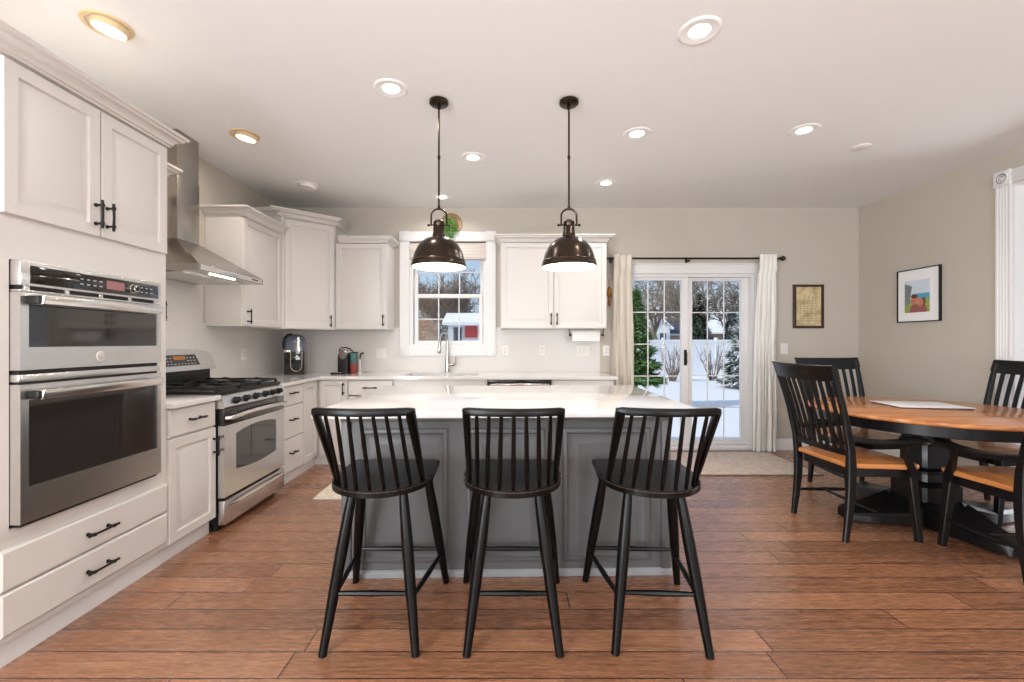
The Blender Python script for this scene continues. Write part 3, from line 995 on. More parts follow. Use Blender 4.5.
# sloped control panel
p0, p1 = ry0 - .004, ry1 + .004
mb = MB(MG)
mb.loops([[(u, .812, -.02), (u, .812, .040), (u, .822, .047), (u, .885, .028), (u, .897, .012), (u, .897, -.02)] for u in (p0, p1)])
mb.build('control_panel', 'steel', rg)
sl = math.atan2(.019, .063)
for k, u in enumerate((.13, .245, .365, .49, .60, .69)):
    y = ry0 + u
    n = Vector((0, math.sin(sl), math.cos(sl)))
    Mk = MG @ Matrix.Translation((y, .853, .038)) @ Matrix.Rotation(-sl, 4, 'X')
    mb = MB(Mk)
    mb.lathe([(.026, 0), (.026, .004), (.021, .006), (.019, .026), (.016, .029)], (0, 0, 0), 20)
    mb.box(-.004, .004, -.018, .018, .008, .033, .002)
    mb.build('knob', 'black', rg)
dr = MB(MG).box(ry0, ry1, .70, .808, 0, .04, .004).build('door_band', 'blackglass', rg)
# oven door with arched window
def arch(u0, u1, v0, v1, h0, h1, n=14):
    top = [(lp(u0, u1, k / n), v1 + h1 * (1 - (2 * k / n - 1) ** 2)) for k in range(n + 1)]
    bot = [(lp(u1, u0, k / n), v0 - h0 * (1 - (2 * k / n - 1) ** 2)) for k in range(n + 1)]
    return top, bot
dt, db = .698, .225
top, bot = arch(ry0 + .125, ry1 - .125, .385, .628, .02, .03)
mb = MB(MG)
inner = top + bot
outer = [(x, dt) for x, _ in top] + [(x, db) for x, _ in bot]
outer[0] = (ry0, dt); outer[14] = (ry1, dt); outer[15] = (ry1, db); outer[29] = (ry0, db)
def R3(pts, z): return [(a, b, z) for a, b in pts]
mb.loops([R3(outer, 0), R3(outer, .042), R3(inner, .042), R3(inner, .02)], cap=False)
od = mb.build('oven_door', 'steel', rg, recalc=True)
mb = MB(MG)
mb.loops([R3(inner, .02), R3(inner, .036)])
mb.build('window', 'ovenglass', od)
mb = MB(MG)
mb.tube([(ry0 + .02, .748, .04), (ry0 + .03, .75, .07)] + [(lp(ry0 + .05, ry1 - .05, k / 8), .752 + .012 * math.sin(PI * k / 8), .074 + .014 * math.sin(PI * k / 8)) for k in range(9)] + [(ry1 - .03, .75, .07), (ry1 - .02, .748, .04)], .015, 10)
mb.build('handle', 'steel2', od)
sd = MB(MG).box(ry0, ry1, .045, .205, 0, .042, .005).build('storage_drawer', 'steel', rg)
mb = MB(MG)
mb.tube([(ry0 + .04, .165, .038), (ry0 + .07, .172, .062)] + [(lp(ry0 + .1, ry1 - .1, k / 8), .172 + .006 * math.sin(PI * k / 8), .066 + .014 * math.sin(PI * k / 8)) for k in range(9)] + [(ry1 - .07, .172, .062), (ry1 - .04, .165, .038)], .010, 10)
mb.build('handle', 'steel2', sd)
box('cooktop', 'black', -2.46, rxf + .012, ry0 + .001, ry1 - .001, .90, .922, rg, .006)
for (x, y, r_) in ((-2.33, 3.02, .035), (-2.06, 3.02, .045), (-2.2, 3.245, .04), (-2.33, 3.47, .045), (-2.06, 3.47, .035)):
    mb = MB().lathe([(r_ + .012, 0), (r_ + .01, .006), (r_, .008), (r_, .02), (r_ * .9, .024), (.004, .024)], (x, y, .922), 20)
    mb.build('burner', 'iron', rg)
for a, b_ in ((ry0 + .02, ry0 + .26), (ry0 + .268, ry1 - .268), (ry1 - .26, ry1 - .02)):
    mb = MB()
    x0, x1 = -2.42, -1.905
    zt = .955
    for x in (x0, (x0 + x1) / 2, x1):
        mb.box(x - .007, x + .007, a, b_, zt - .016, zt, .002)
    for y in (a, b_):
        mb.box(x0, x1, y - .007, y + .007, zt - .016, zt, .002)
    ym = (a + b_) / 2
    for xc in ((x0 * 3 + x1) / 4, (x0 + 3 * x1) / 4):
        for dx_, dy_ in ((1, 0), (-1, 0), (0, 1), (0, -1)):
            ex = xc + dx_ * (x1 - x0) / 4 * .98
            ey = ym + dy_ * (b_ - a) / 2 * .98
            sx, sy = xc + dx_ * .03, ym + dy_ * .03
            mb.tube([(sx, sy, zt + .004), ((sx + ex) / 2, (sy + ey) / 2, zt + .006), (ex, ey, zt - .006)], .006, 6)
    for x in (x0, x1):
        for y in (a, b_):
            mb.box(x - .008, x + .008, y - .008, y + .008, .92, zt - .01)
    mb.build('grate', 'iron', rg)
# backguard: black riser with a curved stainless console on top
box('riser', 'black', -2.52, -2.45, ry0 + .02, ry1 - .02, .90, 1.04, rg)
mb = MB()
n = 16
prof = []
for k in range(n + 1):
    t = k / n
    y = lp(ry0, ry1, t)
    prof.append((y, 1.165 + .032 * (1 - abs(2 * t - 1) ** 2.4)))
prof = [(ry0 - .004, 1.035)] + [(ry0 - .004, 1.05), (ry0 + .012, 1.15)] + prof[1:-1] + [(ry1 - .012, 1.15), (ry1 + .004, 1.05), (ry1 + .004, 1.035)]
ML0 = F((-2.53, 0, 0), (0, 1, 0), (1, 0, 0))
mb = MB(ML0)
mb.loops([R3(prof, 0), [(a, b, .118 - .05 * (b - 1.035) / .16) for a, b in prof], ])
bg = mb.build('backguard', 'steel', rg)
mb = MB(ML0)
def onbg(u, v, e=0.0): return (u, v, .118 - .05 * (v - 1.035) / .16 + e)
ya, yb = ry0 + .235, ry0 + .60
mb.hexa([onbg(ya, 1.075), onbg(yb, 1.075), onbg(yb, 1.075, .003), onbg(ya, 1.075, .003), onbg(ya + .012, 1.155), onbg(yb - .025, 1.155), onbg(yb - .025, 1.155, .003), onbg(ya + .012, 1.155, .003)])
mb.build('control_glass', 'blackglass', bg)
mb = MB(ML0)
ya, yb = ry0 + .34, ry0 + .46
mb.hexa([onbg(ya, 1.118, .002), onbg(yb, 1.118, .002), onbg(yb, 1.118, .004), onbg(ya, 1.118, .004), onbg(ya, 1.146, .002), onbg(yb, 1.146, .002), onbg(yb, 1.146, .004), onbg(ya, 1.146, .004)])
mb.build('clock_display', 'amberdisplay', bg)
mb = MB(ML0)
for i in range(9):
    for j in range(3):
        u, v = ry0 + .27 + i * .034, 1.085 + j * .022
        if .33 < u - ry0 < .47 and j > 0: continue
        mb.hexa([onbg(u, v, .002), onbg(u + .014, v, .002), onbg(u + .014, v, .0036), onbg(u, v, .0036), onbg(u, v + .006, .002), onbg(u + .014, v + .006, .002), onbg(u + .014, v + .006, .0036), onbg(u, v + .006, .0036)])
mb.build('button_marks', 'mark', bg)

# ------------------------------------------------------------------ range hood
hd = thing('range_hood', 'stainless pyramid chimney range hood above the gas range', 'range hood', (-2.3, 3.24, 1.73))
hx, hy0, hy1 = -2.02, 2.866, 3.63
cx, cy0, cy1 = -2.388, 3.17, 3.40
mb = MB()
b0, b1 = 1.728, 1.772
mb.loops([[(LEFT + .008, hy0, b0), (hx, hy0, b0), (hx, hy1, b0), (LEFT + .008, hy1, b0)],
          [(LEFT + .008, hy0, b1), (hx, hy0, b1), (hx, hy1, b1), (LEFT + .008, hy1, b1)],
          [(LEFT + .008, cy0, 2.01), (cx, cy0, 2.01), (cx, cy1, 2.01), (LEFT + .008, cy1, 2.01)]])
mb.build('canopy', 'hoodsteel', hd)
MB().box(LEFT + .002, cx, cy0, cy1, 2.008, 2.47, .002).build('chimney', 'hoodsteel', hd)
MB().box(LEFT + .002, cx - .004, cy0 + .004, cy1 - .004, 2.46, CEIL - .002).build('chimney', 'hoodsteel', hd)
mb = MB()
for y in (2.90, 3.25):
    mb.box(-2.50, -2.14, y, y + .335, b0 - .004, b0 + .004)
    for k in range(14):
        x = -2.48 + k * .024
        mb.box(x, x + .008, y + .015, y + .32, b0 - .007, b0 - .003)
mb.build('filter', 'steel2', hd)
box('light_strip', 'lens', -2.062, -2.046, 3.03, 3.30, b0 - .006, b0 - .0005, hd, label='lit strip lamp under the hood')
mb = MB()
mb.box(hx - .002, hx + .003, hy0 + .02, hy1 - .02, b0 + .006, b1 - .004, .001)
mb.build('front_highlight', 'steel2', hd)  # lighter steel paints the bright reflection along the canopy's front lip
mb = MB()
for k in range(3):
    mb.box(hx, hx + .006, hy1 - .155 + k * .03, hy1 - .14 + k * .03, b0 + .018, b0 + .028, .001)
mb.build('buttons', 'black', hd)
area_light('hood_lamp', (-2.085, 3.24, b0 - .012), (0, 0, -1), .03, .3, 2, (1, .93, .82))

# ------------------------------------------------------------------ island
isl = thing('kitchen_island', 'charcoal grey kitchen island cabinet with raised panels behind the stools', 'island', (0, 2.85, 0))
BL, BR, BRb, BLb = (-.868, 2.315), (.892, 2.352), (.90, 3.33), (-.85, 3.29)
MB().prism([BL, BR, BRb, BLb], .0, .874).build('body', 'island', isl)
ud = Vector((BR[0] - BL[0], BR[1] - BL[1]))
MI = F((BL[0], BL[1], 0), (ud.x, ud.y, 0), (ud.y, -ud.x, 0))
UL = ud.length
RAIS2 = [(0, 0), (.0, .010), (.010, .016), (.022, .016), (.030, .008), (.044, .006), (.048, .006), (.078, .014), (.080, .014)]
def sx(px, Yp=2.33): return (px - 505) * Yp / 435 - BL[0]
for a, b_ in ((362, 448), (466, 545), (563, 651)):
    MB(MI).panel(sx(a), sx(b_), .078, .79, RAIS2).build('raised_panel', 'island', isl)
for u in (0, UL - .05):
    MB(MI).box(u, u + .05, .035, .874, 0, .012, .003).build('corner_post', 'island', isl)
MB(MI).box(-.002, UL + .002, .83, .874, 0, .02, .004).build('top_rail', 'island', isl)
mb = MB().sweep([BLb, BL, BR, BRb], [(0, 0), (.014, 0), (.014, .022), (.008, .030), (.0, .035)])
mb.build('base_moulding', 'islandbase', isl)
MS = F((BR[0], BR[1], 0), (BRb[0] - BR[0], BRb[1] - BR[1], 0), (1, 0, 0))
MB(MS).panel(.06, .93, .078, .79, RAIS2).build('side_panel', 'island', isl)
MS2 = F((BLb[0], BLb[1], 0), (BL[0] - BLb[0], BL[1] - BLb[1], 0), (-1, 0, 0))
MB(MS2).panel(.05, .92, .078, .79, RAIS2).build('side_panel', 'island', isl)
mb = MB().prism([(-.945, 2.125), (1.0, 2.19), (1.003, 3.46), (-.925, 3.40)], .875, .909, .004)
tag(mb.build('island_countertop', 'quartz'), 'large white quartz slab on top of the grey island', 'countertop')

# ------------------------------------------------------------------ counter stools
def make_stool():
    C0 = Vector((-.542, 2.0, 0))
    t = thing('bar_stool', '', 'bar stool', C0, 'black spindle back stools along the island')
    X, Y = C0.x, C0.y
    MM = Matrix.Translation(C0)
    pts = []
    # D-shaped seat: straight front, rounded back
    pts += [(-.214, .185), (-.200, .205), (.200, .205), (.214, .185)]
    for k in range(0, 25):
        a = R(lp(8, -188, k / 24))
        pts.append((.212 * math.cos(a), -.065 + .215 * math.sin(a)) if math.sin(a) < 0 else (.212 * math.cos(a), -.065 + .05 * math.sin(a)))
    mb = MB(MM).prism(pts, .632, .66, .009, 3)
    seat = mb.build('seat', 'stool', t)
    # worn lip round the back rim of the seat
    lip = []
    for k in range(19):
        a = R(lp(-5, -175, k / 18))
        lip.append((.2085 * math.cos(a), -.065 + .2115 * math.sin(a), .6535))
    MB(MM).tube(lip, .0045, 6).build('worn_rim', 'worn', seat, 'scuffed brown edge')
    legs = {}
    for sx_ in (-1, 1):
        for nm, a, b_ in (('r', (.105 * sx_, -.14, .64), (.186 * sx_, -.266, 0)), ('f', (.155 * sx_, .13, .64), (.236 * sx_, .268, 0))):
            A_, B2 = Vector(a), Vector(b_)
            pts2 = [A_.lerp(B2, q) for q in (0, .12, .35, .6, .85, 1)]
            MB(MM).tube([tuple(p) for p in pts2], [.017, .021, .025, .0235, .019, .0165], 12).build('leg', 'stool', t)
            legs[(nm, sx_)] = (A_, B2)
    def at(leg, z):
        A_, B2 = legs[leg]
        return A_.lerp(B2, (A_.z - z) / (A_.z - B2.z))
    for a, b_, z0, z1 in ((('r', -1), ('r', 1), .225, .225), (('f', -1), ('f', 1), .195, .195), (('r', -1), ('f', -1), .205, .165), (('r', 1), ('f', 1), .205, .165)):
        p, q = at(a, z0), at(b_, z1)
        MB(MM).tube([tuple(p.lerp(q, s_)) for s_ in (0, .15, .5, .85, 1)], [.008, .010, .0125, .010, .008], 8).build('stretcher', 'stool', t)
    # spindles and rail
    def rail(u):      # u in -1..1
        return Vector((.184 * u, -.375 + .035 * u * u, .988))
    for k in range(7):
        s_ = (k - 3) / 3.0
        a = R(-90 + s_ * 52)
        b0_ = Vector((.188 * math.cos(a), -.065 + .192 * math.sin(a), .655))
        top_ = rail(s_ * .76) - Vector((0, 0, .005))
        MB(MM).tube([tuple(b0_.lerp(top_, q)) for q in (0, .3, .7, 1)], [.0075, .0095, .0085, .007], 8).build('spindle', 'stool', t)
    for s_ in (-1, 1):
        b0_ = Vector((.186 * s_, -.115, .655))
        top_ = rail(s_ * .985)
        d_ = (top_ - b0_)
        mb = MB(MM)
        rings = []
        for q, w_, th in ((0, .018, .015), (.15, .024, .017), (.6, .036, .02), (.92, .046, .022), (1, .046, .022)):
            p = b0_.lerp(top_, q)
            e1 = Vector((.25 * s_, 1, .35)).normalized() * w_ / 2 * 1.3
            e2 = Vector((1, -.2 * s_, 0)).normalized() * th / 2 * 1.4
            rings.append([tuple(p + e1 * math.cos(g) + e2 * math.sin(g)) for g in [2 * PI * i / 10 for i in range(10)]])
        mb.loops(rings)
        mb.build('back_post', 'stool', t)
    rings = []
    for k in range(21):
        u = lp(-1.06, 1.06, k / 20)
        p = rail(u)
        e = 1 if abs(u) < 1.0 else .72
        sec = [(-.012, -.012), (-.014, .004), (-.009, .014), (.009, .014), (.014, .004), (.012, -.012), (.006, -.016), (-.006, -.016)]
        rings.append([(p.x, p.y + a * e, p.z + b_ * e) for a, b_ in sec])
    rl = MB(MM).loops(rings).build('top_rail', 'stool', t)
    MB(MM).tube([tuple(rail(u) + Vector((0, -.006, .0128))) for u in [lp(-.98, .98, k / 12) for k in range(13)]], .0032, 6).build('worn_edge', 'worn', rl, 'scuffed brown edge')
    return t
st = make_stool()
st['label'] = 'black spindle back counter stool at the left end of the island'
dup(st, (.033, 2.0, 0), label='black spindle back counter stool in the middle of the three')
dup(st, (.642, 2.0, 0), R(-3), label='black spindle back counter stool at the right end, in front of the patio door')

# ------------------------------------------------------------------ pendants
def make_pendant():
    x, y = -.427, 2.81
    zb = 1.735
    t = thing('pendant_light', '', 'pendant lamp', (x, y, zb), 'bronze dome pendants over the island')
    c = (x, y, zb)
    MB().lathe([(.0, 1.072), (.062, 1.072), (.062, 1.055), (.05, 1.045), (.012, 1.042), (.012, 1.03), (.0, 1.03)], c, 28, False).build('canopy', 'bronze', t)
    mb = MB()
    mb.tube([(x, y, zb + .375), (x, y, zb + 1.04)], .0065, 8)
    for z in (.375, .70, 1.02):
        mb.tube([(x, y, zb + z), (x, y, zb + z + .02)], .0095, 8)
    mb.build('rod', 'bronze', t)
    mb = MB()
    path = [(x - .058, y, zb + .265)] + [(x + .05 * math.cos(a), y, zb + .33 + .046 * math.sin(a)) for a in [R(lp(190, -10, k / 14)) for k in range(15)]] + [(x + .058, y, zb + .265)]
    path[0] = (x - .05, y, zb + .272); path[-1] = (x + .05, y, zb + .272)
    mb.tube(path, .0065, 8)
    mb.build('yoke', 'bronze', t)
    mb = MB(Matrix.Translation((x, y, zb + .272)) @ Matrix.Rotation(R(90), 4, 'Y'))
    mb.lathe([(.004, -.075), (.009, -.073), (.009, -.063), (.005, -.060), (.005, .060), (.009, .063), (.009, .073), (.004, .075)], (0, 0, 0), 12)
    mb.build('cross_pin', 'bronze', t)
    MB().lathe([(.0, .31), (.014, .308), (.028, .298), (.036, .292), (.036, .268), (.033, .262), (.037, .256), (.037, .222), (.041, .216), (.041, .192), (.0, .192)], c, 24, False).build('socket_cup', 'bronze', t)
    prof = [(.041, .196), (.055, .190), (.085, .178), (.115, .155), (.138, .125), (.155, .088), (.165, .050), (.168, .042), (.172, .038), (.172, .028), (.175, .022), (.178, .004), (.176, .0)]
    sh = MB().lathe(prof, c, 48, False).build('shade', 'bronze', t, recalc=True)
    MB().lathe([(max(r - .004, .002), z - .003 if z > .01 else z) for r, z in prof[::-1]] + [(.01, .192)], c, 48, False).build('shade_lining', 'lining', sh, 'white enamel inside')
    MB().lathe([(.0, .175), (.014, .172), (.016, .13), (.03, .09), (.03, .075), (.018, .055), (.0, .05)], c, 16, False).build('bulb', 'bulb', t)
    return t
def pendant_lamp(x, y):
    ld = bpy.data.lights.new('pendant_bulb', 'POINT')
    ld.energy = 6.5
    ld.color = (1, .90, .76)
    ld.shadow_soft_size = .03
    lo = bpy.data.objects.new('pendant_bulb', ld)
    COL.objects.link(lo)
    lo.location = (x, y, 1.735 + .03)
pn = make_pendant()
pn['label'] = 'oil rubbed bronze dome pendant hanging in front of the sink window'
dup(pn, (.413, 2.81, 1.735), label='oil rubbed bronze dome pendant hanging in front of the right wall cabinet')
pendant_lamp(-.427, 2.81)
pendant_lamp(.413, 2.81)

# ------------------------------------------------------------------ recessed ceiling lights
def downlight(x, y, label):
    t = thing('recessed_light', label, 'ceiling light', (x, y, CEIL - .02), 'round recessed ceiling lights')
    MB().lathe([(.051, -.003), (.06, -.004), (.092, -.008), (.103, -.002), (.103, 0), (.051, 0)], (x, y, CEIL), 36, False).build('trim_ring', 'gimbaloff', t)
    MB().lathe([(.0, -.0035), (.052, -.0035), (.052, -.001), (0, -.001)], (x, y, CEIL), 28, False).build('lens', 'lens', t)
    lamp(x, y, (0, 0, -1))
LAMP = 5.0
def lamp(x, y, dr_, p=1.0, z=CEIL - .015, c=(1, .95, .89)):
    ld = bpy.data.lights.new('downlight', 'AREA')
    ld.shape = 'DISK'
    ld.size = .11
    ld.energy = LAMP * p
    ld.color = c
    ld.spread = R(150)
    o = bpy.data.objects.new('downlight', ld)
    COL.objects.link(o)
    o.location = (x, y, z)
    o.rotation_euler = Vector(dr_).to_track_quat('-Z', 'Y').to_euler()
for x, y, l in ((-.70, 2.67, 'lit recessed ceiling light just left of the left pendant canopy'),
                (-.27, 3.67, 'lit recessed ceiling light between the two pendant rods'),
                (-.677, 4.67, 'lit recessed ceiling light directly above the sink window'),
                (.99, 4.26, 'lit recessed ceiling light nearest the wide right wall cabinet'),
                (.986, 3.25, 'lit recessed ceiling light just right of the right pendant rod'),
                (.973, 2.176, 'large lit recessed ceiling light at top centre right, nearest the camera'),
                (2.197, 3.197, 'lit recessed ceiling light farthest right, beside the blank ceiling cover')):
    downlight(x, y, l)
def gimbal(x, y, label, lit=True):
    t = thing('gimbal_light', label, 'ceiling light', (x, y, CEIL - .03), 'adjustable gimbal ceiling lights over the left counter')
    m_ = 'gimbal' if lit else 'gimbaloff'
    MB().lathe([(.078, -.004), (.084, -.008), (.100, -.007), (.105, -.001), (.105, 0), (.078, 0)], (x, y, CEIL), 36, False).build('trim_ring', m_, t)
    tilt = Matrix.Translation((x + .014, y, CEIL - .001)) @ Matrix.Rotation(R(9), 4, 'Y')
    MB(tilt).lathe([(.0, .0), (.074, .0), (.077, -.012), (.074, -.026), (.068, -.03), (.066, -.026), (0, -.026)], (0, 0, 0), 32, False).build('eyeball', m_, t)
    MB(tilt).lathe([(.0, -.0272), (.065, -.0272), (.065, -.0262), (0, -.0262)], (0, 0, 0), 28, False).build('lens', 'warmlens' if lit else 'gimbaloff', t)
    if lit:
        lamp(x - .015, y, (-.35, 0, -1), 1.0, CEIL - .045, (1, .92, .82))
gimbal(-1.955, 2.138, 'warm lit gimbal light at top left, nearest the camera')
gimbal(-1.96, 3.274, 'warm lit gimbal light above the range')
gimbal(-1.965, 4.317, 'unlit gimbal light above the corner cabinet', False)
# more of the same fittings behind the camera
for x, y in ((-.7, -.6), (1.0, -.6), (2.6, -.6), (2.2, 1.6), (-.9, 1.0)):
    lamp(x, y, (0, 0, -1))
cv = MB().lathe([(.0, -.006), (.06, -.006), (.066, -.002), (.066, 0), (0, 0)], (2.845, 3.476, CEIL), 32, False).build('ceiling_cover', 'gimbaloff')
tag(cv, 'blank round white cover plate on the ceiling at right', 'cover plate')

# ------------------------------------------------------------------ outlets and switches
def plate(M, u, v, w_, h_, label, kind, gangs=1, out=.008):
    nm = 'wall_outlet' if kind == 'outlet' else 'light_switch'
    c0 = M @ Vector((u, v - h_ / 2, out))
    t = thing(nm, label, 'outlet' if kind == 'outlet' else 'switch', c0)
    MB(M).panel(u - w_ / 2, u + w_ / 2, v - h_ / 2, v + h_ / 2, [(0, out), (0, out + .003), (.003, out + .006)]).build('cover_plate', 'plastic', t)
    for g in range(gangs):
        uu = u + (g - (gangs - 1) / 2) * .046
        if kind == 'outlet':
            for dz in (-.019, .019):
                s_ = MB(M).box(uu - .014, uu + .014, v + dz - .013, v + dz + .013, out + .006, out + .0075, .001).build('socket', 'plastic', t)
                MB(M).box(uu - .008, uu - .004, v + dz - .006, v + dz + .006, out + .0072, out + .0082).box(uu + .004, uu + .008, v + dz - .006, v + dz + .006, out + .0072, out + .0082).build('slots', 'plasticgrey', s_)
        else:
            MB(M).box(uu - .016, uu + .016, v - .033, v + .033, out + .006, out + .0095, .002).build('rocker', 'plastic', t)
plate(MBK, .005, 1.155, .075, .12, 'white outlet on the backsplash just right of the window', 'outlet')
plate(MBK, .43, 1.155, .075, .12, 'white outlet on the backsplash below the middle of the right cabinet', 'outlet')
plate(MBK, .905, 1.15, .16, .13, 'wide white switch plate on the backsplash below the paper towel', 'switch', 3)
plate(MBK, -1.435, 1.12, .12, .12, 'double white switch plate left of the sink window', 'switch', 2)
plate(MBK, 1.175, 1.15, .075, .12, 'white outlet on the painted wall between backsplash and left curtain', 'outlet', out=.0)
plate(MBK, 3.24, 1.175, .085, .125, 'white light switch right of the right hand curtain', 'switch', out=.0)
plate(ML, 4.28, 1.13, .075, .12, 'white outlet on the left wall backsplash beyond the range', 'outlet')

# ------------------------------------------------------------------ paper towel
pt = thing('paper_towel_holder', 'white paper towel roll on a black holder under the right wall cabinet', 'paper towel holder', (.93, 4.88, 1.26))
MX = Matrix.Translation((.90, 4.88, 1.33)) @ Matrix.Rotation(R(90), 4, 'Y')
MB(MX).lathe([(.02, -.155), (.055, -.155), (.055, .155), (.02, .155)], (0, 0, 0), 28, False).build('paper_roll', 'paper', pt)
MB().prism([(.75, 4.826), (1.05, 4.826), (1.05, 4.824), (.75, 4.824)], 1.262, 1.33).build('loose_sheet', 'paper', pt)
mb = MB()
mb.tube([(.722, 4.88, 1.397), (.722, 4.88, 1.35), (.73, 4.88, 1.33), (1.095, 4.88, 1.33), (1.10, 4.88, 1.35), (1.102, 4.88, 1.397)], .005, 8)
mb.tube([(.718, 4.88, 1.33), (.74, 4.88, 1.33)], .014, 12)
mb.tube([(1.092, 4.88, 1.33), (1.104, 4.88, 1.33)], .014, 12)
mb.build('bracket', 'black', pt)

# ------------------------------------------------------------------ faucet
fc = thing('faucet', 'brushed nickel pull down kitchen faucet behind the sink', 'faucet', (-.655, 4.945, .906))
fx, fy = -.655, 4.945
mb = MB()
mb.lathe([(.030, 0), (.030, .006), (.027, .010), (.026, .10), (.022, .14), (.017, .18), (.013, .26)], (fx, fy, .906), 20)
mb.build('body', 'chrome', fc)
d2 = Vector((-.35, -.94, 0)).normalized()
path = [Vector((fx, fy, 1.15)), Vector((fx, fy, 1.27))]
for k in range(1, 13):
    a = PI * k / 12
    path.append(Vector((fx, fy, 1.27)) + d2 * (.085 * (1 - math.cos(a))) + Vector((0, 0, .085 * math.sin(a))))
MB().tube([tuple(p) for p in path], .0125, 12).build('spout', 'chrome', fc)
e = path[-1]
MB().tube([tuple(e), tuple(e + Vector((-.002, 0, -.02))), tuple(e + Vector((-.01, -.004, -.13))), tuple(e + Vector((-.012, -.004, -.145)))], [.013, .017, .021, .018], 14).build('spray_head', 'chrome', fc)
MB().tube([(fx + .015, fy, .99), (fx + .05, fy, .99), (fx + .085, fy, .995), (fx + .094, fy, 1.02), (fx + .096, fy, 1.085)], [.018, .017, .014, .011, .009], 10).build('lever', 'chrome', fc)

# ------------------------------------------------------------------ coffee makers
cm = thing('coffee_maker', 'tall black coffee maker with smoky tank on the corner counter', 'coffee maker', (-2.28, 4.72, .906))
x0, x1, y0, y1 = -2.40, -2.13, 4.60, 4.86
zb = .907
mb = MB()
MC = Matrix.Translation((-2.268, 4.72, zb)) @ Matrix.Rotation(R(16), 4, 'Z') @ Matrix.Diagonal((.84, 1, 1, 1))
def rrect(w_, d_, r_, n=5):
    pts = []
    for cx_, cy_, a0 in ((w_ - r_, d_ - r_, 0), (-w_ + r_, d_ - r_, 90), (-w_ + r_, -d_ + r_, 180), (w_ - r_, -d_ + r_, 270)):
        for k in range(n + 1):
            a = R(a0 + 90 * k / n)
            pts.append((cx_ + r_ * math.cos(a), cy_ + r_ * math.sin(a)))
    return pts
def rr_loft(mb, secs):
    mb.loops([[(x, y, z) for x, y in rrect(w_, d_, r_)] for w_, d_, r_, z in secs])
mb = MB(MC)
rr_loft(mb, [(.118, .12, .03, 0), (.122, .125, .03, .01), (.120, .125, .03, .22), (.118, .12, .03, .245)])
body = mb.build('body', 'blackglass', cm)
mb = MB(MC)
rr_loft(mb, [(.112, .115, .04, .245), (.116, .118, .045, .33), (.105, .105, .05, .39), (.075, .08, .045, .415), (.04, .05, .03, .425)])
mb.build('tank', 'smoke', cm, 'translucent blue grey tank')
mb = MB(MC)
arcp = [(-.115, -.128, .27), (-.118, -.128, .33), (-.105, -.128, .385), (-.07, -.125, .42), (-.02, -.12, .432)]
mb.tube(arcp, [.012, .014, .014, .012, .008], 8)
mb.build('lid_rim', 'black', cm)
mb = MB(MC)
mb.box(-.115, -.04, -.132, -.10, .235, .262, .006)
mb.box(.035, .07, -.145, -.12, .25, .40, .008)
mb.box(.025, .08, -.15, -.12, .215, .30, .012)
mb.build('lever', 'steel2', cm)
mb = MB(MC)
up = [(-.035, -.128, .26), (-.035, -.130, .12)] + [(.03 - .065 * math.cos(a), -.131, .10 - .065 * math.sin(a)) for a in [R(180 * k / 10) for k in range(11)]] + [(.095, -.130, .12), (.095, -.128, .245)]
mb.tube(up, .0055, 8)
mb.build('chrome_outline', 'chrome', cm)
mb = MB(MC)
mb.lathe([(.0, 0), (.005, 0), (.005, .003), (0, .003)], (-.008, -.127, .178), 10, False)
for k, (a, w_) in enumerate(((.008, .006), (.018, .005), (.026, .007), (.036, .006), (.045, .006))):
    mb.box(a, a + w_, -.128, -.1255, .177, .184)
mb.build('logo_print', 'plastic', cm)
mb = MB(MC)
mb.box(.0, .06, -.128, -.1252, .05, .155, .004)
mb.build('front_panel', 'darkslot', cm)

em = thing('espresso_machine', 'small black capsule coffee machine with chrome top left of the sink', 'coffee maker', (-1.75, 4.80, .906))
ME = Matrix.Translation((-1.755, 4.80, .907)) @ Matrix.Diagonal((.85, 1, 1, 1))
mb = MB(ME); mb.box(-.13, -.02, -.16, -.06, 0, .016, .004); mb.build('drip_tray', 'black', em)
mb = MB(ME); mb.box(-.075, -.0, -.14, -.07, .014, .02, .002); mb.build('tray_grid', 'chrome', em)
mb = MB(ME)
rr_loft(mb, [(.068, .10, .02, 0), (.070, .102, .02, .01), (.068, .10, .02, .20), (.060, .09, .02, .215)])
mb.build('body', 'black', em)
mb = MB(ME @ Matrix.Translation((0, -.01, .205)) @ Matrix.Rotation(R(90), 4, 'X'))
mb.lathe([(.0, -.09), (.045, -.09), (.060, -.075), (.062, 0), (.060, .075), (.045, .092), (0, .092)], (0, 0, 0), 24, False)
mb.build('brew_head', 'chrome', em)
mb = MB(ME)
mb.tube([(-.064, -.03, .20), (-.06, -.06, .255), (-.02, -.08, .282), (.03, -.07, .285), (.075, -.04, .268), (.098, -.02, .24)], .007, 8)
mb.build('lift_handle', 'black', em)
can = thing('coffee_canister', 'teal and red printed canister beside the capsule coffee machine', 'canister', (-1.63, 4.79, .906))
mb = MB(); mb.box(-1.690, -1.632, 4.75, 4.83, .907, 1.02, .004); mb.build('lower_box', 'redprint', can)
mb = MB(); mb.box(-1.690, -1.632, 4.75, 4.83, 1.0201, 1.13, .004); mb.build('upper_box', 'teal', can)
mb = MB(); mb.box(-1.694, -1.628, 4.746, 4.834, 1.1302, 1.142, .003); mb.build('lid', 'black', can)
fr = thing('milk_frother', 'thin black and white frother arm standing right of the canister', 'frother', (-1.60, 4.80, .906))
MB().lathe([(.022, 0), (.022, .01), (.008, .016), (.007, .14), (.009, .19)], (-1.60, 4.80, .907), 16).build('stand', 'plastic', fr)
MB().tube([(-1.60, 4.80, 1.06), (-1.594, 4.79, 1.10), (-1.58, 4.78, 1.125), (-1.555, 4.775, 1.13)], [.007, .008, .010, .012], 10).build('grip', 'black', fr)

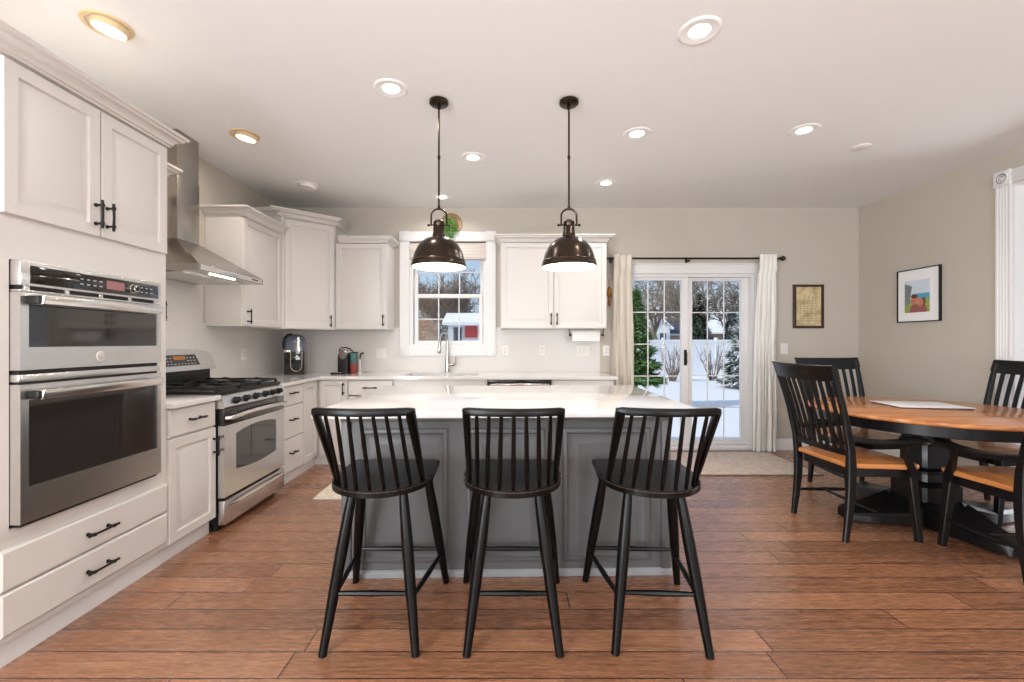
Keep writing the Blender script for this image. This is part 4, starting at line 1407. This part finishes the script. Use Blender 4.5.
# ------------------------------------------------------------------ hanging greenery over the window
pl = thing('wall_planter', 'round amber wall disc with trailing green leaves above the sink window', 'wall decoration', (-.632, BACK - .04, 2.50))
MP = F((-.625, BACK - .002, 2.62), (1, 0, 0), (0, -1, 0))
MB(MP).lathe([(.0, 0), (.122, 0), (.128, .006), (.122, .014), (.10, .010), (.0, .008)], (0, 0, 0), 36, False).build('disc', 'amber', pl)
random.seed(5)
mb = MB()
for k in range(620):
    a, q = random.random() * 2 * PI, random.random() ** .6
    p = Vector((-.630 + .085 * q * math.cos(a), BACK - .052 - random.random() * .035, 2.565 + .125 * q * math.sin(a)))
    d_ = Vector((random.uniform(-1, 1), random.uniform(-1, 0), random.uniform(-1, .3))).normalized() * random.uniform(.016, .03)
    s_ = d_.cross(Vector((random.random(), random.random(), random.random()))).normalized() * .006
    nn = d_.cross(s_).normalized() * .0015
    mid_ = p + d_ * .5
    a_, b_, c_, d3 = p, mid_ + s_, p + d_, mid_ - s_
    vs = [mb.v(*a_), mb.v(*b_), mb.v(*c_), mb.v(*d3), mb.v(*(mid_ + nn))]
    for i in range(4):
        mb.f([vs[i], vs[(i + 1) % 4], vs[4]])
    mb.f([vs[3], vs[2], vs[1], vs[0]])
mb.build('leaves', 'leaf', pl)['kind'] = 'stuff'

orn = thing('wall_ornament', 'small brass and brown ornament hanging behind the left curtain edge', 'wall decoration', (1.20, BACK, 1.6))
mb = MB()
mb.tube([(1.205, BACK - .012, 1.98), (1.205, BACK - .012, 1.68)], .003, 6)
mb.build('cord', 'black', orn)
mb = MB()
mb.lathe([(.0, 0), (.02, .01), (.03, .04), (.018, .07), (.025, .10), (.008, .13), (0, .135)], (1.205, BACK - .032, 1.76), 14, False)
mb.build('bell', 'gold', orn)
mb = MB()
mb.lathe([(.0, 0), (.012, .01), (.020, .05), (.012, .08), (0, .085)], (1.205, BACK - .025, 1.66), 12, False)
mb.build('tassel', 'amber', orn)

# ------------------------------------------------------------------ curtains and rod
rod = thing('curtain_rod', 'thin black curtain rod above the patio door', 'curtain rod', (2.17, 4.96, 2.2))
RY, RZ = 4.955, 2.205
MB().tube([(1.16, RY, RZ), (3.125, RY, RZ)], .0105, 12).build('rod', 'black', rod)
for x, s_ in ((1.16, -1), (3.125, 1)):
    MM = Matrix.Translation((x, RY, RZ)) @ Matrix.Rotation(R(90 * s_), 4, 'Y')
    MB(MM).lathe([(.010, 0), (.016, .006), (.016, .012), (.010, .016), (.026, .030), (.030, .042), (.022, .060), (0, .066)], (0, 0, 0), 18, False).build('finial', 'black', rod)
for x in (1.22, 2.10, 3.10):
    mb = MB()
    mb.box(x - .012, x + .012, BACK - .006, BACK - .001, RZ - .04, RZ + .03)
    mb.box(x - .006, x + .006, RY - .006, BACK - .002, RZ - .035, RZ - .013)
    mb.build('bracket', 'black', rod)
def curtain(label, xt0, xt1, xb0, xb1, m_, seed, nf):
    t = thing('curtain', label, 'curtain', ((xb0 + xb1) / 2, RY, .01))
    random.seed(seed)
    ph = [random.uniform(-.5, .5) for _ in range(30)]
    mb = MB()
    nz_, nx = 40, nf * 10
    def P(i, j, o_):
        v = j / nz_
        z = lp(2.245, .012, v)
        sp = min(1, .25 + v * 1.2)
        a, b_ = lp(xt0, xb0, min(1, v * 1.3)), lp(xt1, xb1, min(1, v * 1.3))
        u = i / nx
        k = u * nf
        f0 = int(k)
        w_ = math.sin(2 * PI * k + ph[f0 % 30] * v * 1.5)
        amp = lp(.022, .045, min(1, v * 1.6)) * (.8 + .4 * ph[(f0 + 7) % 30])
        x = lp(a, b_, u) + .012 * math.sin(2 * PI * k * 2 + v * 3)
        y = RY - .005 + w_ * amp + .008 * math.sin(v * 9 + ph[f0 % 30] * 8)
        if j < 4: y = RY - .034 + w_ * .016
        return (x, y - .0035 + o_, z)
    front = [[P(i, j, 0) for i in range(nx + 1)] for j in range(nz_ + 1)]
    backr = [[P(i, j, .004) for i in range(nx, -1, -1)] for j in range(nz_ + 1)]
    mb.loops([f_ + b_ for f_, b_ in zip(front, backr)])
    mb.build('fabric', m_, t)
curtain('cream curtain panel at the left side of the patio door', 1.235, 1.435, 1.20, 1.46, 'curtain_beige', 3, 3)
curtain('off white curtain panel at the right side of the patio door', 2.885, 3.075, 2.83, 3.065, 'curtain', 8, 4)

# ------------------------------------------------------------------ pictures
ar = thing('framed_drawing', 'sepia drawing in a narrow dark brown frame on the back wall', 'picture', (3.514, BACK, 1.41))
MB(MBK).frame(3.338, 3.69, 1.412, 1.917, .028, .001, .025, .004).build('frame', 'artframe', ar)
MB(MBK).box(3.362, 3.666, 1.436, 1.893, .002, .010).build('drawing', 'sepia', ar)
random.seed(11)
mb = MB(MBK)
for k in range(9):
    z = 1.50 + k * .028
    u = 3.39
    pts = []
    while u < 3.64:
        pts.append((u, z + .008 * noise.noise(Vector((u * 30, k * 3.1, 0))), .0105))
        u += .015
    mb.tube(pts, .0016, 4)
for k in range(5):
    u = 3.42 + k * .045
    mb.tube([(u + .02 * noise.noise(Vector((k * 2.2, q * .7, 1))), 1.50 + q * .035, .0105) for q in range(9)], .0018, 4)
mb.build('ink_lines', 'bark', ar)
pf = thing('framed_photo', 'beach snapshot of two people in a white mat and thin black frame', 'picture', (RIGHT, 4.32, 1.45))
u0, u1, v0, v1 = -4.53, -4.085, 1.452, 1.982
MB(MR).frame(u0, u1, v0, v1, .007, .001, .028, .002).build('frame', 'black', pf)
MB(MR).box(u0 + .01, u1 - .01, v0 + .01, v1 - .01, .002, .018).build('mat_board', 'matboard', pf)
MT['p_sky'] = mat('print_sky', (206, 218, 230), .4, var=.05)
MT['p_sea'] = mat('print_sea', (92, 164, 190), .4, var=.15)
MT['p_bld'] = mat('print_building', (120, 128, 132), .5, var=.5, scale=60, stretch=(1, .1, 1))
MT['p_green'] = mat('print_foliage', (150, 162, 90), .5, var=.5, scale=40)
MT['p_skin'] = mat('print_skin', (196, 120, 98), .5, var=.15, scale=30)
MT['p_shirt'] = mat('print_shirt', (150, 88, 84), .5, var=.3, scale=40)
MT['p_hair'] = mat('print_hair', (92, 56, 42), .5, var=.3, scale=40)
mb = MB(MR)
q0, q1, w0, w1 = u0 + .085, u1 - .10, v0 + .095, v1 - .115
def poly(pts, mi, d_=.0185):
    mb.mi = mi
    vs = [mb.v(a, b, d_) for a, b in pts]
    ve = [mb.v(a, b, d_ - .0012) for a, b in pts]
    mb.f(vs)
    mb.f(list(reversed(ve)))
    for i in range(len(vs)):
        j = (i + 1) % len(vs)
        mb.f([vs[i], vs[j], ve[j], ve[i]])
def qp(s_, t_): return (lp(q0, q1, s_), lp(w0, w1, t_))
def ell(cx_, cy_, rx_, ry_, n=20): return [qp(cx_ + rx_ * math.cos(2 * PI * k / n), cy_ + ry_ * math.sin(2 * PI * k / n)) for k in range(n)]
poly([qp(0, 0), qp(1, 0), qp(1, 1), qp(0, 1)], 0, .0192)
poly([qp(.3, .42), qp(1, .42), qp(1, .58), qp(.3, .58)], 1, .0196)
poly([qp(0, 0), qp(1, 0), qp(1, .42), qp(0, .42)], 3, .0199)
poly([qp(0, .2), qp(.2, .3), qp(.3, .82), qp(0, .92)], 2, .0202)
poly([qp(.2, 0), qp(.26, .22), qp(.5, .26), qp(.6, .18), qp(.72, .26), qp(.86, .2), qp(.92, 0)], 5, .0206)
poly(ell(.40, .40, .13, .15), 4, .0210)
poly(ell(.40, .50, .135, .06), 6, .0213)
poly(ell(.66, .30, .11, .13), 4, .0211)
poly(ell(.76, .32, .08, .13), 6, .0209)
mb.build('photo_print', ['p_sky', 'p_sea', 'p_bld', 'p_green', 'p_skin', 'p_shirt', 'p_hair'], pf, recalc=True)

# ------------------------------------------------------------------ rugs
def rug(name, label, x0, x1, y0, y1, m_, edge):
    t = thing(name, label, 'rug', ((x0 + x1) / 2, (y0 + y1) / 2, 0))
    MB().box(x0, x1, y0, y1, .0, .009, .003).build('pile', m_, t)
    mb = MB()
    mb.frame(x0 - .008, x1 + .008, y0 - .008, y1 + .008, .016, .0, .0105, .002)
    mb.build('binding', edge, t)
MT['rugedge'] = mat('rug_binding', (112, 96, 86), 1, var=.5, scale=30)
MT['matedge'] = mat('mat_binding', (214, 204, 190), 1, var=.1, scale=30)
rug('door_rug', 'faded pinkish beige rug in front of the patio door', 1.42, 2.975, 4.07, 4.93, 'rug', 'rugedge')
rug('kitchen_mat', 'cream patterned mat behind the left end of the island', -1.52, -.15, 3.47, 4.12, 'mat', 'matedge')

# ------------------------------------------------------------------ dining table
TX, TY = 2.98, 3.085
tb = thing('dining_table', 'round pedestal dining table with honey wood top and black base', 'table', (TX, TY, 0))
MB().lathe([(.0, .752), (.675, .752), (.690, .757), (.694, .766), (.690, .775), (.682, .78), (.0, .78)], (TX, TY, 0), 96, False).build('tabletop', 'tabletop', tb)
MB().lathe([(.0, .68), (.628, .68), (.632, .685), (.632, .7515), (.0, .7515)], (TX, TY, 0), 96, False).build('apron', 'chairblack', tb)
mb = MB()
def sq(h, z): return [(TX - h, TY - h, z), (TX + h, TY - h, z), (TX + h, TY + h, z), (TX - h, TY + h, z)]
def sqc(h, z, c=.02): return [(TX - h + c, TY - h, z), (TX + h - c, TY - h, z), (TX + h, TY - h + c, z), (TX + h, TY + h - c, z), (TX + h - c, TY + h, z), (TX - h + c, TY + h, z), (TX - h, TY + h - c, z), (TX - h, TY - h + c, z)]
mb.loops([sqc(h, z) for h, z in ((.14, .10), (.14, .26), (.128, .27), (.134, .285), (.124, .295), (.118, .345), (.124, .35), (.124, .365), (.112, .375), (.105, .39), (.102, .54), (.108, .545), (.108, .557), (.100, .565), (.100, .60), (.125, .625), (.15, .68))])
mb.build('pedestal', 'chairblack', tb)
for k in range(4):
    MM = Matrix.Translation((TX, TY, 0)) @ Matrix.Rotation(PI / 2 * k, 4, 'Z')
    mb = MB(MM)
    rings = []
    for x, hw, zt in ((.10, .17, .17), (.20, .165, .14), (.34, .135, .105), (.46, .10, .09), (.565, .07, .085), (.58, .055, .075)):
        rings.append([(x, -hw, .012), (x, hw, .012), (x, hw, zt - .02), (x, hw - .012, zt - .008), (x, hw - .02, zt), (x, -hw + .02, zt), (x, -hw + .012, zt - .008), (x, -hw, zt - .02)])
    mb.loops(rings)
    mb.lathe([(.03, 0), (.03, .02)], (.53, 0, 0), 12)
    mb.build('foot', 'chairblack', tb)
bk = thing('closed_album', 'flat white album with plum edges lying on the round table', 'album', (3.06, 3.22, .7803))
MM = Matrix.Translation((3.06, 3.21, .7803)) @ Matrix.Rotation(R(-9), 4, 'Z')
MB(MM).box(-.225, .225, -.16, .16, 0, .009, .002).build('pages', 'bookedge', bk)
MB(MM).box(-.23, .23, -.165, .165, .0091, .0125, .001).build('cover', 'book', bk)

# ------------------------------------------------------------------ dining chairs
def make_chair(arms):
    t = thing('dining_armchair' if arms else 'dining_chair', '', 'chair', (0, 0, 0), 'black slat back dining chairs with honey wood seats round the table')
    # front is +y.  rear posts
    def post(s_):
        return [Vector((s_ * x, y, z)) for x, y, z in ((.232, -.240, 0), (.232, -.222, .14), (.232, -.208, .30), (.234, -.205, .44), (.240, -.215, .58), (.250, -.258, .78), (.262, -.315, .98), (.268, -.350, 1.08))]
    def pat(s_, z):
        P = post(s_)
        for a, b_ in zip(P[:-1], P[1:]):
            if a.z <= z <= b_.z:
                return a.lerp(b_, (z - a.z) / (b_.z - a.z))
        return P[-1]
    for s_ in (-1, 1):
        rings = []
        for p, w_, d_ in zip(post(s_), (.026, .03, .034, .036, .034, .032, .03, .028), (.034, .042, .05, .054, .046, .036, .03, .026)):
            w2, d2_ = w_ / 2, d_ / 2
            c_ = .005
            rings.append([(p.x - w2 + c_, p.y - d2_, p.z), (p.x + w2 - c_, p.y - d2_, p.z), (p.x + w2, p.y - d2_ + c_, p.z), (p.x + w2, p.y + d2_ - c_, p.z), (p.x + w2 - c_, p.y + d2_, p.z), (p.x - w2 + c_, p.y + d2_, p.z), (p.x - w2, p.y + d2_ - c_, p.z), (p.x - w2, p.y - d2_ + c_, p.z)])
        MB().loops(rings).build('back_leg', 'chairblack', t)
        rings = []
        for z, x, y, h in ((0, .245, .222, .017), (.2, .240, .202, .020), (.40, .234, .180, .026), (.457, .234, .178, .026)):
            c_ = .004
            rings.append([(s_ * x + a * h, y + b_ * h, z) for a, b_ in ((-1, -.8), (-.8, -1), (.8, -1), (1, -.8), (1, .8), (.8, 1), (-.8, 1), (-1, .8))])
        MB().loops(rings).build('front_leg', 'chairblack', t)
    # seat
    pts = []
    for k in range(13):
        u = lp(-1, 1, k / 12)
        pts.append((u * .258, .240 - .03 * u * u))
    pts = [(-.205, -.225), (-.235, -.16), (-.265, .14), (-.27, .190)] + [(-.258, .212)] + pts[1:-1] + [(.258, .212), (.27, .190), (.265, .14), (.235, -.16), (.205, -.225)]
    MB().prism(pts, .458, .488, .009, 3).build('seat', 'seatwood', t)
    mb = MB()
    mb.loops([[(x * .9, y * .9, z) for x, y in pts] for z in (.40, .4575)])
    mb.build('seat_apron', 'chairblack', t)
    # top rail, curved in plan
    rings = []
    for k in range(17):
        u = lp(-1.06, 1.06, k / 16)
        bow = -.03 * (1 - u * u)
        zt = 1.105 + .004 * abs(u) ** 3
        hh = .105 - .012 * max(0, abs(u) - .9) * 10
        sec = [(-.012, zt - hh), (-.012, zt - .02), (-.018, zt - .006), (-.012, zt), (.008, zt), (.012, zt - .01), (.012, zt - hh)]
        rings.append([(u * .268, (-.317 - (z - .98) * .34) + bow + a, z) for a, z in sec])
    MB().loops(rings).build('top_rail', 'chairblack', t)
    rings = []
    for k in range(13):
        u = lp(-1, 1, k / 12)
        bow = -.022 * (1 - u * u)
        rings.append([(u * .236, -.213 + bow + a, z) for a, z in ((-.011, .535), (-.011, .565), (.011, .57), (.011, .53))])
    MB().loops(rings).build('lower_rail', 'chairblack', t)
    for k in range(8):
        u = (k - 3.5) / 4.25
        rings = []
        for q in range(6):
            v = q / 5
            z = lp(.56, 1.01, v)
            x = u * lp(.225, .25, v)
            y0_ = pat(1, z).y + lp(-.022, -.03, v) * (1 - u * u)
            w_ = .013
            rings.append([(x - w_, y0_ - .005, z), (x + w_, y0_ - .005, z), (x + w_, y0_ + .005, z), (x - w_, y0_ + .005, z)])
        MB().loops(rings).build('slat', 'chairblack', t)
    # stretchers
    for s_ in (-1, 1):
        a, b_ = pat(s_, .175), Vector((s_ * .241, .204, .165))
        MB().tube([tuple(a.lerp(b_, q)) for q in (0, .2, .5, .8, 1)], [.008, .011, .014, .011, .008], 8).build('stretcher', 'chairblack', t)
    MB().tube([(-.237, -.01, .17), (-.12, -.01, .17), (0, -.01, .17), (.12, -.01, .17), (.237, -.01, .17)], [.008, .011, .014, .011, .008], 8).build('stretcher', 'chairblack', t)
    if arms:
        for s_ in (-1, 1):
            P = [(s_ * .250, -.228, .654, .015, .019), (s_ * .262, -.15, .638, .021, .018), (s_ * .282, -.04, .630, .025, .017), (s_ * .297, .08, .636, .029, .018), (s_ * .300, .15, .648, .032, .021), (s_ * .298, .20, .646, .026, .020), (s_ * .296, .228, .638, .015, .013)]
            rings = []
            for x, y, z, w_, h in P:
                rings.append([(x + w_ * a, y, z + h * b_) for a, b_ in ((-1, -.4), (-.7, -1), (.7, -1), (1, -.4), (1, .5), (.6, 1), (-.6, 1), (-1, .5))])
            MB().loops(rings).build('arm', 'chairblack', t)
            rings = []
            for x, y, z, w_, d_ in ((.264, .155, .41, .013, .019), (.272, .145, .47, .013, .020), (.281, .115, .53, .012, .016), (.290, .095, .58, .011, .013), (.297, .09, .638, .012, .016)):
                rings.append([(s_ * x + w_ * a, y + d_ * b_, z) for a, b_ in ((-1, -1), (1, -1), (1, 1), (-1, 1))])
            MB().loops(rings).build('arm_support', 'chairblack', t)
    return t
ch = make_chair(True)
ch.location = (2.365, 2.965, 0)
ch.rotation_euler = (0, 0, R(-88))
ch['label'] = 'black armchair left of the round table, its back toward the island'
dup(ch, (2.925, 2.445, 0), R(-4), label='black armchair cut by the right edge, on the near side of the table')
ch2 = make_chair(False)
ch2.location = (2.965, 3.66, 0)
ch2.rotation_euler = (0, 0, R(180))
ch2['label'] = 'black side chair on the far side of the table against the back wall'
dup(ch2, (3.59, 3.22, 0), R(90), label='black side chair at right beside the fluted white casing')

# ------------------------------------------------------------------ outdoors
GZ = -.3
struct(MB().box(-40, 60, BACK + WT + .02, 110, GZ - .2, GZ).build('ground', 'snow'), 'snow covered back yard')
# white vinyl fence
fn = thing('vinyl_fence', 'long white vinyl privacy fence across the snowy yard', 'fence', (8, 19.8, GZ))
fx0 = -14.4
for k in range(18):
    a = fx0 + k * 2.4
    mb = MB()
    mb.box(a + .06, a + 2.34, 19.78, 19.82, GZ + .08, GZ + 1.62)
    for q in range(14):
        u = a + .1 + q * .16
        mb.box(u, u + .148, 19.765, 19.78, GZ + .12, GZ + 1.55)
    mb.box(a + .06, a + 2.34, 19.75, 19.84, GZ + 1.55, GZ + 1.66)
    mb.box(a + .06, a + 2.34, 19.75, 19.84, GZ + .02, GZ + .14)
    mb.build('fence_panel', 'vinyl', fn)
for k in range(19):
    a = fx0 + k * 2.4
    MB().box(a - .06, a + .06, 19.74, 19.86, GZ, GZ + 1.75, .01).build('fence_post', 'vinyl', fn)

def bare_tree(name, label, x, y, h, seed, m_='bark', r0=.16, depth=6, spread=32, first=.3):
    rnd = random.Random(seed)
    t = thing(name, label, 'tree', (x, y, GZ))
    tr_, br_ = MB(), MB()
    def go(p, d_, L, r_, lev, mb):
        n = 3
        pts = [p]
        rs_ = [r_]
        dd = d_.copy()
        for k in range(n):
            dd = (dd + Vector((rnd.uniform(-.2, .2), rnd.uniform(-.2, .2), rnd.uniform(-.05, .12)))).normalized()
            pts.append(pts[-1] + dd * L / n)
            rs_.append(r_ * lp(1, .72, (k + 1) / n))
        mb.tube([tuple(q) for q in pts], rs_, 7 if lev < 2 else (5 if lev < 4 else 3), cap=False)
        if lev >= depth: return
        kids = 3 if lev == 0 else rnd.choice((3, 3, 4))
        for _ in range(kids + (1 if lev == 0 else 0)):
            ax = Vector((rnd.uniform(-1, 1), rnd.uniform(-1, 1), rnd.uniform(-.4, .4))).normalized()
            nd = (Matrix.Rotation(R(rnd.uniform(spread * .5, spread * 1.5)), 3, ax) @ dd).normalized()
            base = pts[rnd.choice((2, 3, 3))] if lev else pts[3]
            go(base, nd, L * rnd.uniform(.62, .85), rs_[-1] * rnd.uniform(.75, 1.0), lev + 1, br_)
    go(Vector((x, y, GZ - .02)), Vector((0, 0, 1)), h * first, r0, 0, tr_)
    tr_.build('trunk', m_, t)
    br_.build('branches', m_, t)
    return t
bare_tree('bare_tree', 'dark bare tree seen through the left door panel, arching over the white house', 9.6, 27.0, 9.5, 3, r0=.18, depth=6, spread=42, first=.22)
bare_tree('bare_tree', 'bare tree with pale trunk standing behind the fence in the right door panel', 11.0, 23.6, 9.5, 7, 'barkpale', .2, 6, 38, .2)
bare_tree('bare_tree', 'tall dark bare tree at the right of the right door panel', 12.3, 22.6, 9, 12, r0=.15, depth=6, spread=42, first=.19)
bare_tree('bare_tree', 'wide bare tree behind the red shuttered outbuilding, seen through the sink window', -1.5, 21.5, 8.0, 21, r0=.13, depth=6, spread=44, first=.2)
bare_tree('bare_tree', 'brownish bare tree at the left of the sink window view', -3.9, 19.5, 7.5, 33, 'twig', .11, 6, 42, .2)
bare_tree('bare_tree', 'pale bare tree between the two others in the sink window view', -2.6, 25, 8.5, 44, 'barkpale', .13, 6, 42, .2)
def shrub(label, x, y, h, n, seed, m_='bark', w_=.5):
    rnd = random.Random(seed)
    t = thing('bare_shrub', label, 'shrub', (x, y, GZ))
    mb = MB()
    for k in range(n):
        a = rnd.random() * 2 * PI
        d_ = Vector((math.cos(a) * w_ * rnd.random(), math.sin(a) * w_ * rnd.random(), 1)).normalized()
        p = Vector((x + .08 * math.cos(a), y + .08 * math.sin(a), GZ - .01))
        L = h * rnd.uniform(.7, 1)
        P = [p + d_ * L * q + Vector((rnd.uniform(-.05, .05), 0, 0)) for q in (0, .33, .66, 1)]
        mb.tube([tuple(q) for q in P], [.022, .016, .011, .004], 4, False)
        for _ in range(3):
            b_ = P[rnd.choice((1, 2))]
            e_ = b_ + Vector((rnd.uniform(-.3, .3), rnd.uniform(-.2, .2), rnd.uniform(.2, .5)))
            mb.tube([tuple(b_), tuple(e_)], [.009, .003], 3, False)
    mb.build('stems', m_, t)
shrub('bare shrub against the fence, left half of the left door panel', 5.35, 17.5, 1.55, 16, 1)
shrub('bare shrub against the fence, right half of the left door panel', 6.6, 17.2, 1.6, 18, 2)
shrub('bare shrub against the fence in the middle of the right door panel', 8.4, 17.6, 1.6, 18, 4)

def evergreen(label, x, y, h, r_, n, seed, m_, base=.1, snowy=False):
    rnd = random.Random(seed)
    t = thing('evergreen_tree', label, 'tree', (x, y, GZ))
    MB().tube([(x, y, GZ), (x, y, GZ + h * .9)], [.07, .02], 8).build('trunk', 'bark', t)
    fol, sn = MB(), MB()
    for k in range(n):
        v = rnd.random() ** 1.3
        z = GZ + base * h + v * h * (1 - base)
        rr = r_ * (1 - v) * (.55 + .45 * rnd.random() ** .4) * (.8 + .2 * math.sin(v * 40)) + .03
        a = rnd.random() * 2 * PI
        o_ = Vector((math.cos(a), math.sin(a), 0))
        p = Vector((x, y, z)) + o_ * rr
        L = rnd.uniform(.10, .22) * (1.2 - v * .4) * h / 3
        d_ = (o_ + Vector((rnd.uniform(-.6, .6), rnd.uniform(-.6, .6), rnd.uniform(-.5, .35)))).normalized()
        s_ = d_.cross(Vector((0, 0, 1))).normalized() * L * .28
        up_ = Vector((0, 0, L * .10))
        mb = sn if (snowy and rnd.random() < .33) else fol
        A1, B1, C1, D1 = p - d_ * L * .5, p + s_ , p + d_ * L, p - s_
        vs = [mb.v(*A1), mb.v(*B1), mb.v(*C1), mb.v(*D1), mb.v(*(p + up_))]
        for i in range(4): mb.f([vs[i], vs[(i + 1) % 4], vs[4]])
        mb.f([vs[3], vs[2], vs[1], vs[0]])
    fo = fol.build('foliage', m_, t)
    fo['kind'] = 'stuff'
    if snowy:
        s2 = sn.build('snow_on_branches', 'snow', t)
        s2['kind'] = 'stuff'
evergreen('bright green evergreen at the left edge of the patio door view', 3.05, 10.2, 2.75, .62, 3600, 4, 'needle', .22)
evergreen('snow dusted evergreen at the right edge of the patio door view', 8.05, 14.6, 2.9, .85, 3200, 5, 'needledark', .05, True)
evergreen('large dark evergreen behind the fence, left part of the right door panel', 9.45, 21.3, 3.9, .95, 3000, 6, 'needledark', .05)
evergreen('large dark evergreen behind the fence, middle of the right door panel', 11.3, 21.6, 3.4, .9, 3000, 8, 'needledark', .05, True)
evergreen('small snowy evergreen below the sink window', -1.75, 12.0, 2.0, .5, 1800, 9, 'snowneedle', .05, True)
# dry brown shrub masses left of the sink window view
def leafy(label, x, y, h, r_, n, seed):
    rnd = random.Random(seed)
    t = thing('dry_hedge', label, 'shrub', (x, y, GZ))
    mb = MB()
    for k in range(n):
        a, v = rnd.random() * 2 * PI, rnd.random()
        rr = r_ * math.sqrt(max(0.02, 1 - (v * 1.0) ** 3)) * rnd.random() ** .4
        p = Vector((x + rr * math.cos(a), y + rr * math.sin(a), GZ + v * h))
        d_ = Vector((rnd.uniform(-1, 1), rnd.uniform(-1, 1), rnd.uniform(-.2, 1))).normalized() * rnd.uniform(.08, .2)
        s_ = d_.cross(Vector((rnd.random(), rnd.random(), .3))).normalized() * .014
        nn = d_.cross(s_).normalized() * .008
        vs = [mb.v(*(p - s_)), mb.v(*(p + s_)), mb.v(*(p + d_)), mb.v(*(p + nn))]
        mb.f([vs[0], vs[1], vs[2]]); mb.f([vs[0], vs[3], vs[1]]); mb.f([vs[1], vs[3], vs[2]]); mb.f([vs[2], vs[3], vs[0]])
    mb.build('twigs', 'bush', t)['kind'] = 'stuff'
leafy('tan dry hedge at the left of the sink window view', -2.75, 15.0, 2.3, .75, 4200, 3)
# white outbuilding with red shutter
ob = thing('outbuilding', 'white outbuilding with a snowy roof and red shutter seen through the sink window', 'building', (-1.4, 17.5, GZ))
box('wall', 'siding', -2.15, .9, 16.5, 18.6, GZ, 1.92, ob)
mb = MB()
mb.loops([[(x, 16.25, 1.88), (x, 16.25, 2.0), (x, 17.5, 2.42), (x, 18.8, 2.0), (x, 18.8, 1.88), (x, 17.5, 2.28)] for x in (-2.35, 1.1)])
mb.build('roof', 'snow', ob, 'snow covered roof')
box('shutter', 'red', -1.52, -1.05, 16.44, 16.499, 1.42, 1.86, ob, label='red shutter')
box('window', 'glassdark', -1.95, -1.64, 16.45, 16.499, 1.2, 1.8, ob)
box('door', 'trim', -1.0, -.6, 16.45, 16.499, GZ, 1.7, ob)
# white house with slate roof beyond the fence
hs = thing('neighbour_house', 'white house with dark slate roof beyond the fence, left door panel', 'house', (14.5, 41, GZ))
box('wall', 'siding', 12.2, 14.4, 38, 44, GZ, 2.5, hs)
MB().loops([[(12.2, y, 2.5), (14.4, y, 2.5), (13.3, y, 3.5)] for y in (38.0, 44.0)]).build('gable', 'siding', hs)
MB().loops([[(11.95, y, 2.35), (13.3, y, 3.55), (14.65, y, 2.35), (14.65, y, 2.5), (13.3, y, 3.72), (11.95, y, 2.5)] for y in (37.7, 44.3)]).build('roof', 'snow', hs, 'snow covered roof')
box('wall', 'siding', 14.4, 16.2, 39, 43, GZ, 2.1, hs)
MB().loops([[(x, 38.6, 2.0), (x, 41, 3.5), (x, 43.4, 2.0)] for x in (14.3, 16.4)]).build('roof', 'roofdark', hs, 'dark slate roof')
box('garage_door', 'brick', 14.8, 15.9, 38.9, 38.999, GZ, 1.8, hs)
for x in (12.5, 13.4):
    f_ = box('window', 'trim', x, x + .7, 37.9, 37.99, 1.2, 2.1, hs)
    box('pane', 'glassdark', x + .08, x + .62, 37.87, 37.899, 1.28, 2.02, f_)
hs2 = thing('far_house', 'low tan house with snowy roof beyond the fence, right door panel', 'house', (22, 44, GZ))
box('wall', 'brick', 18.6, 27, 42, 47, GZ, 2.3, hs2)
MB().loops([[(x, 41.5, 2.2), (x, 44.5, 3.7), (x, 47.5, 2.2), (x, 47.5, 2.05), (x, 44.5, 3.4), (x, 41.5, 2.05)] for x in (17.6, 27.3)]).build('roof', 'snow', hs2, 'snow covered roof')
for x in (19, 22, 25):
    box('window', 'glassdark', x, x + 1.1, 41.95, 41.999, .9, 1.8, hs2)
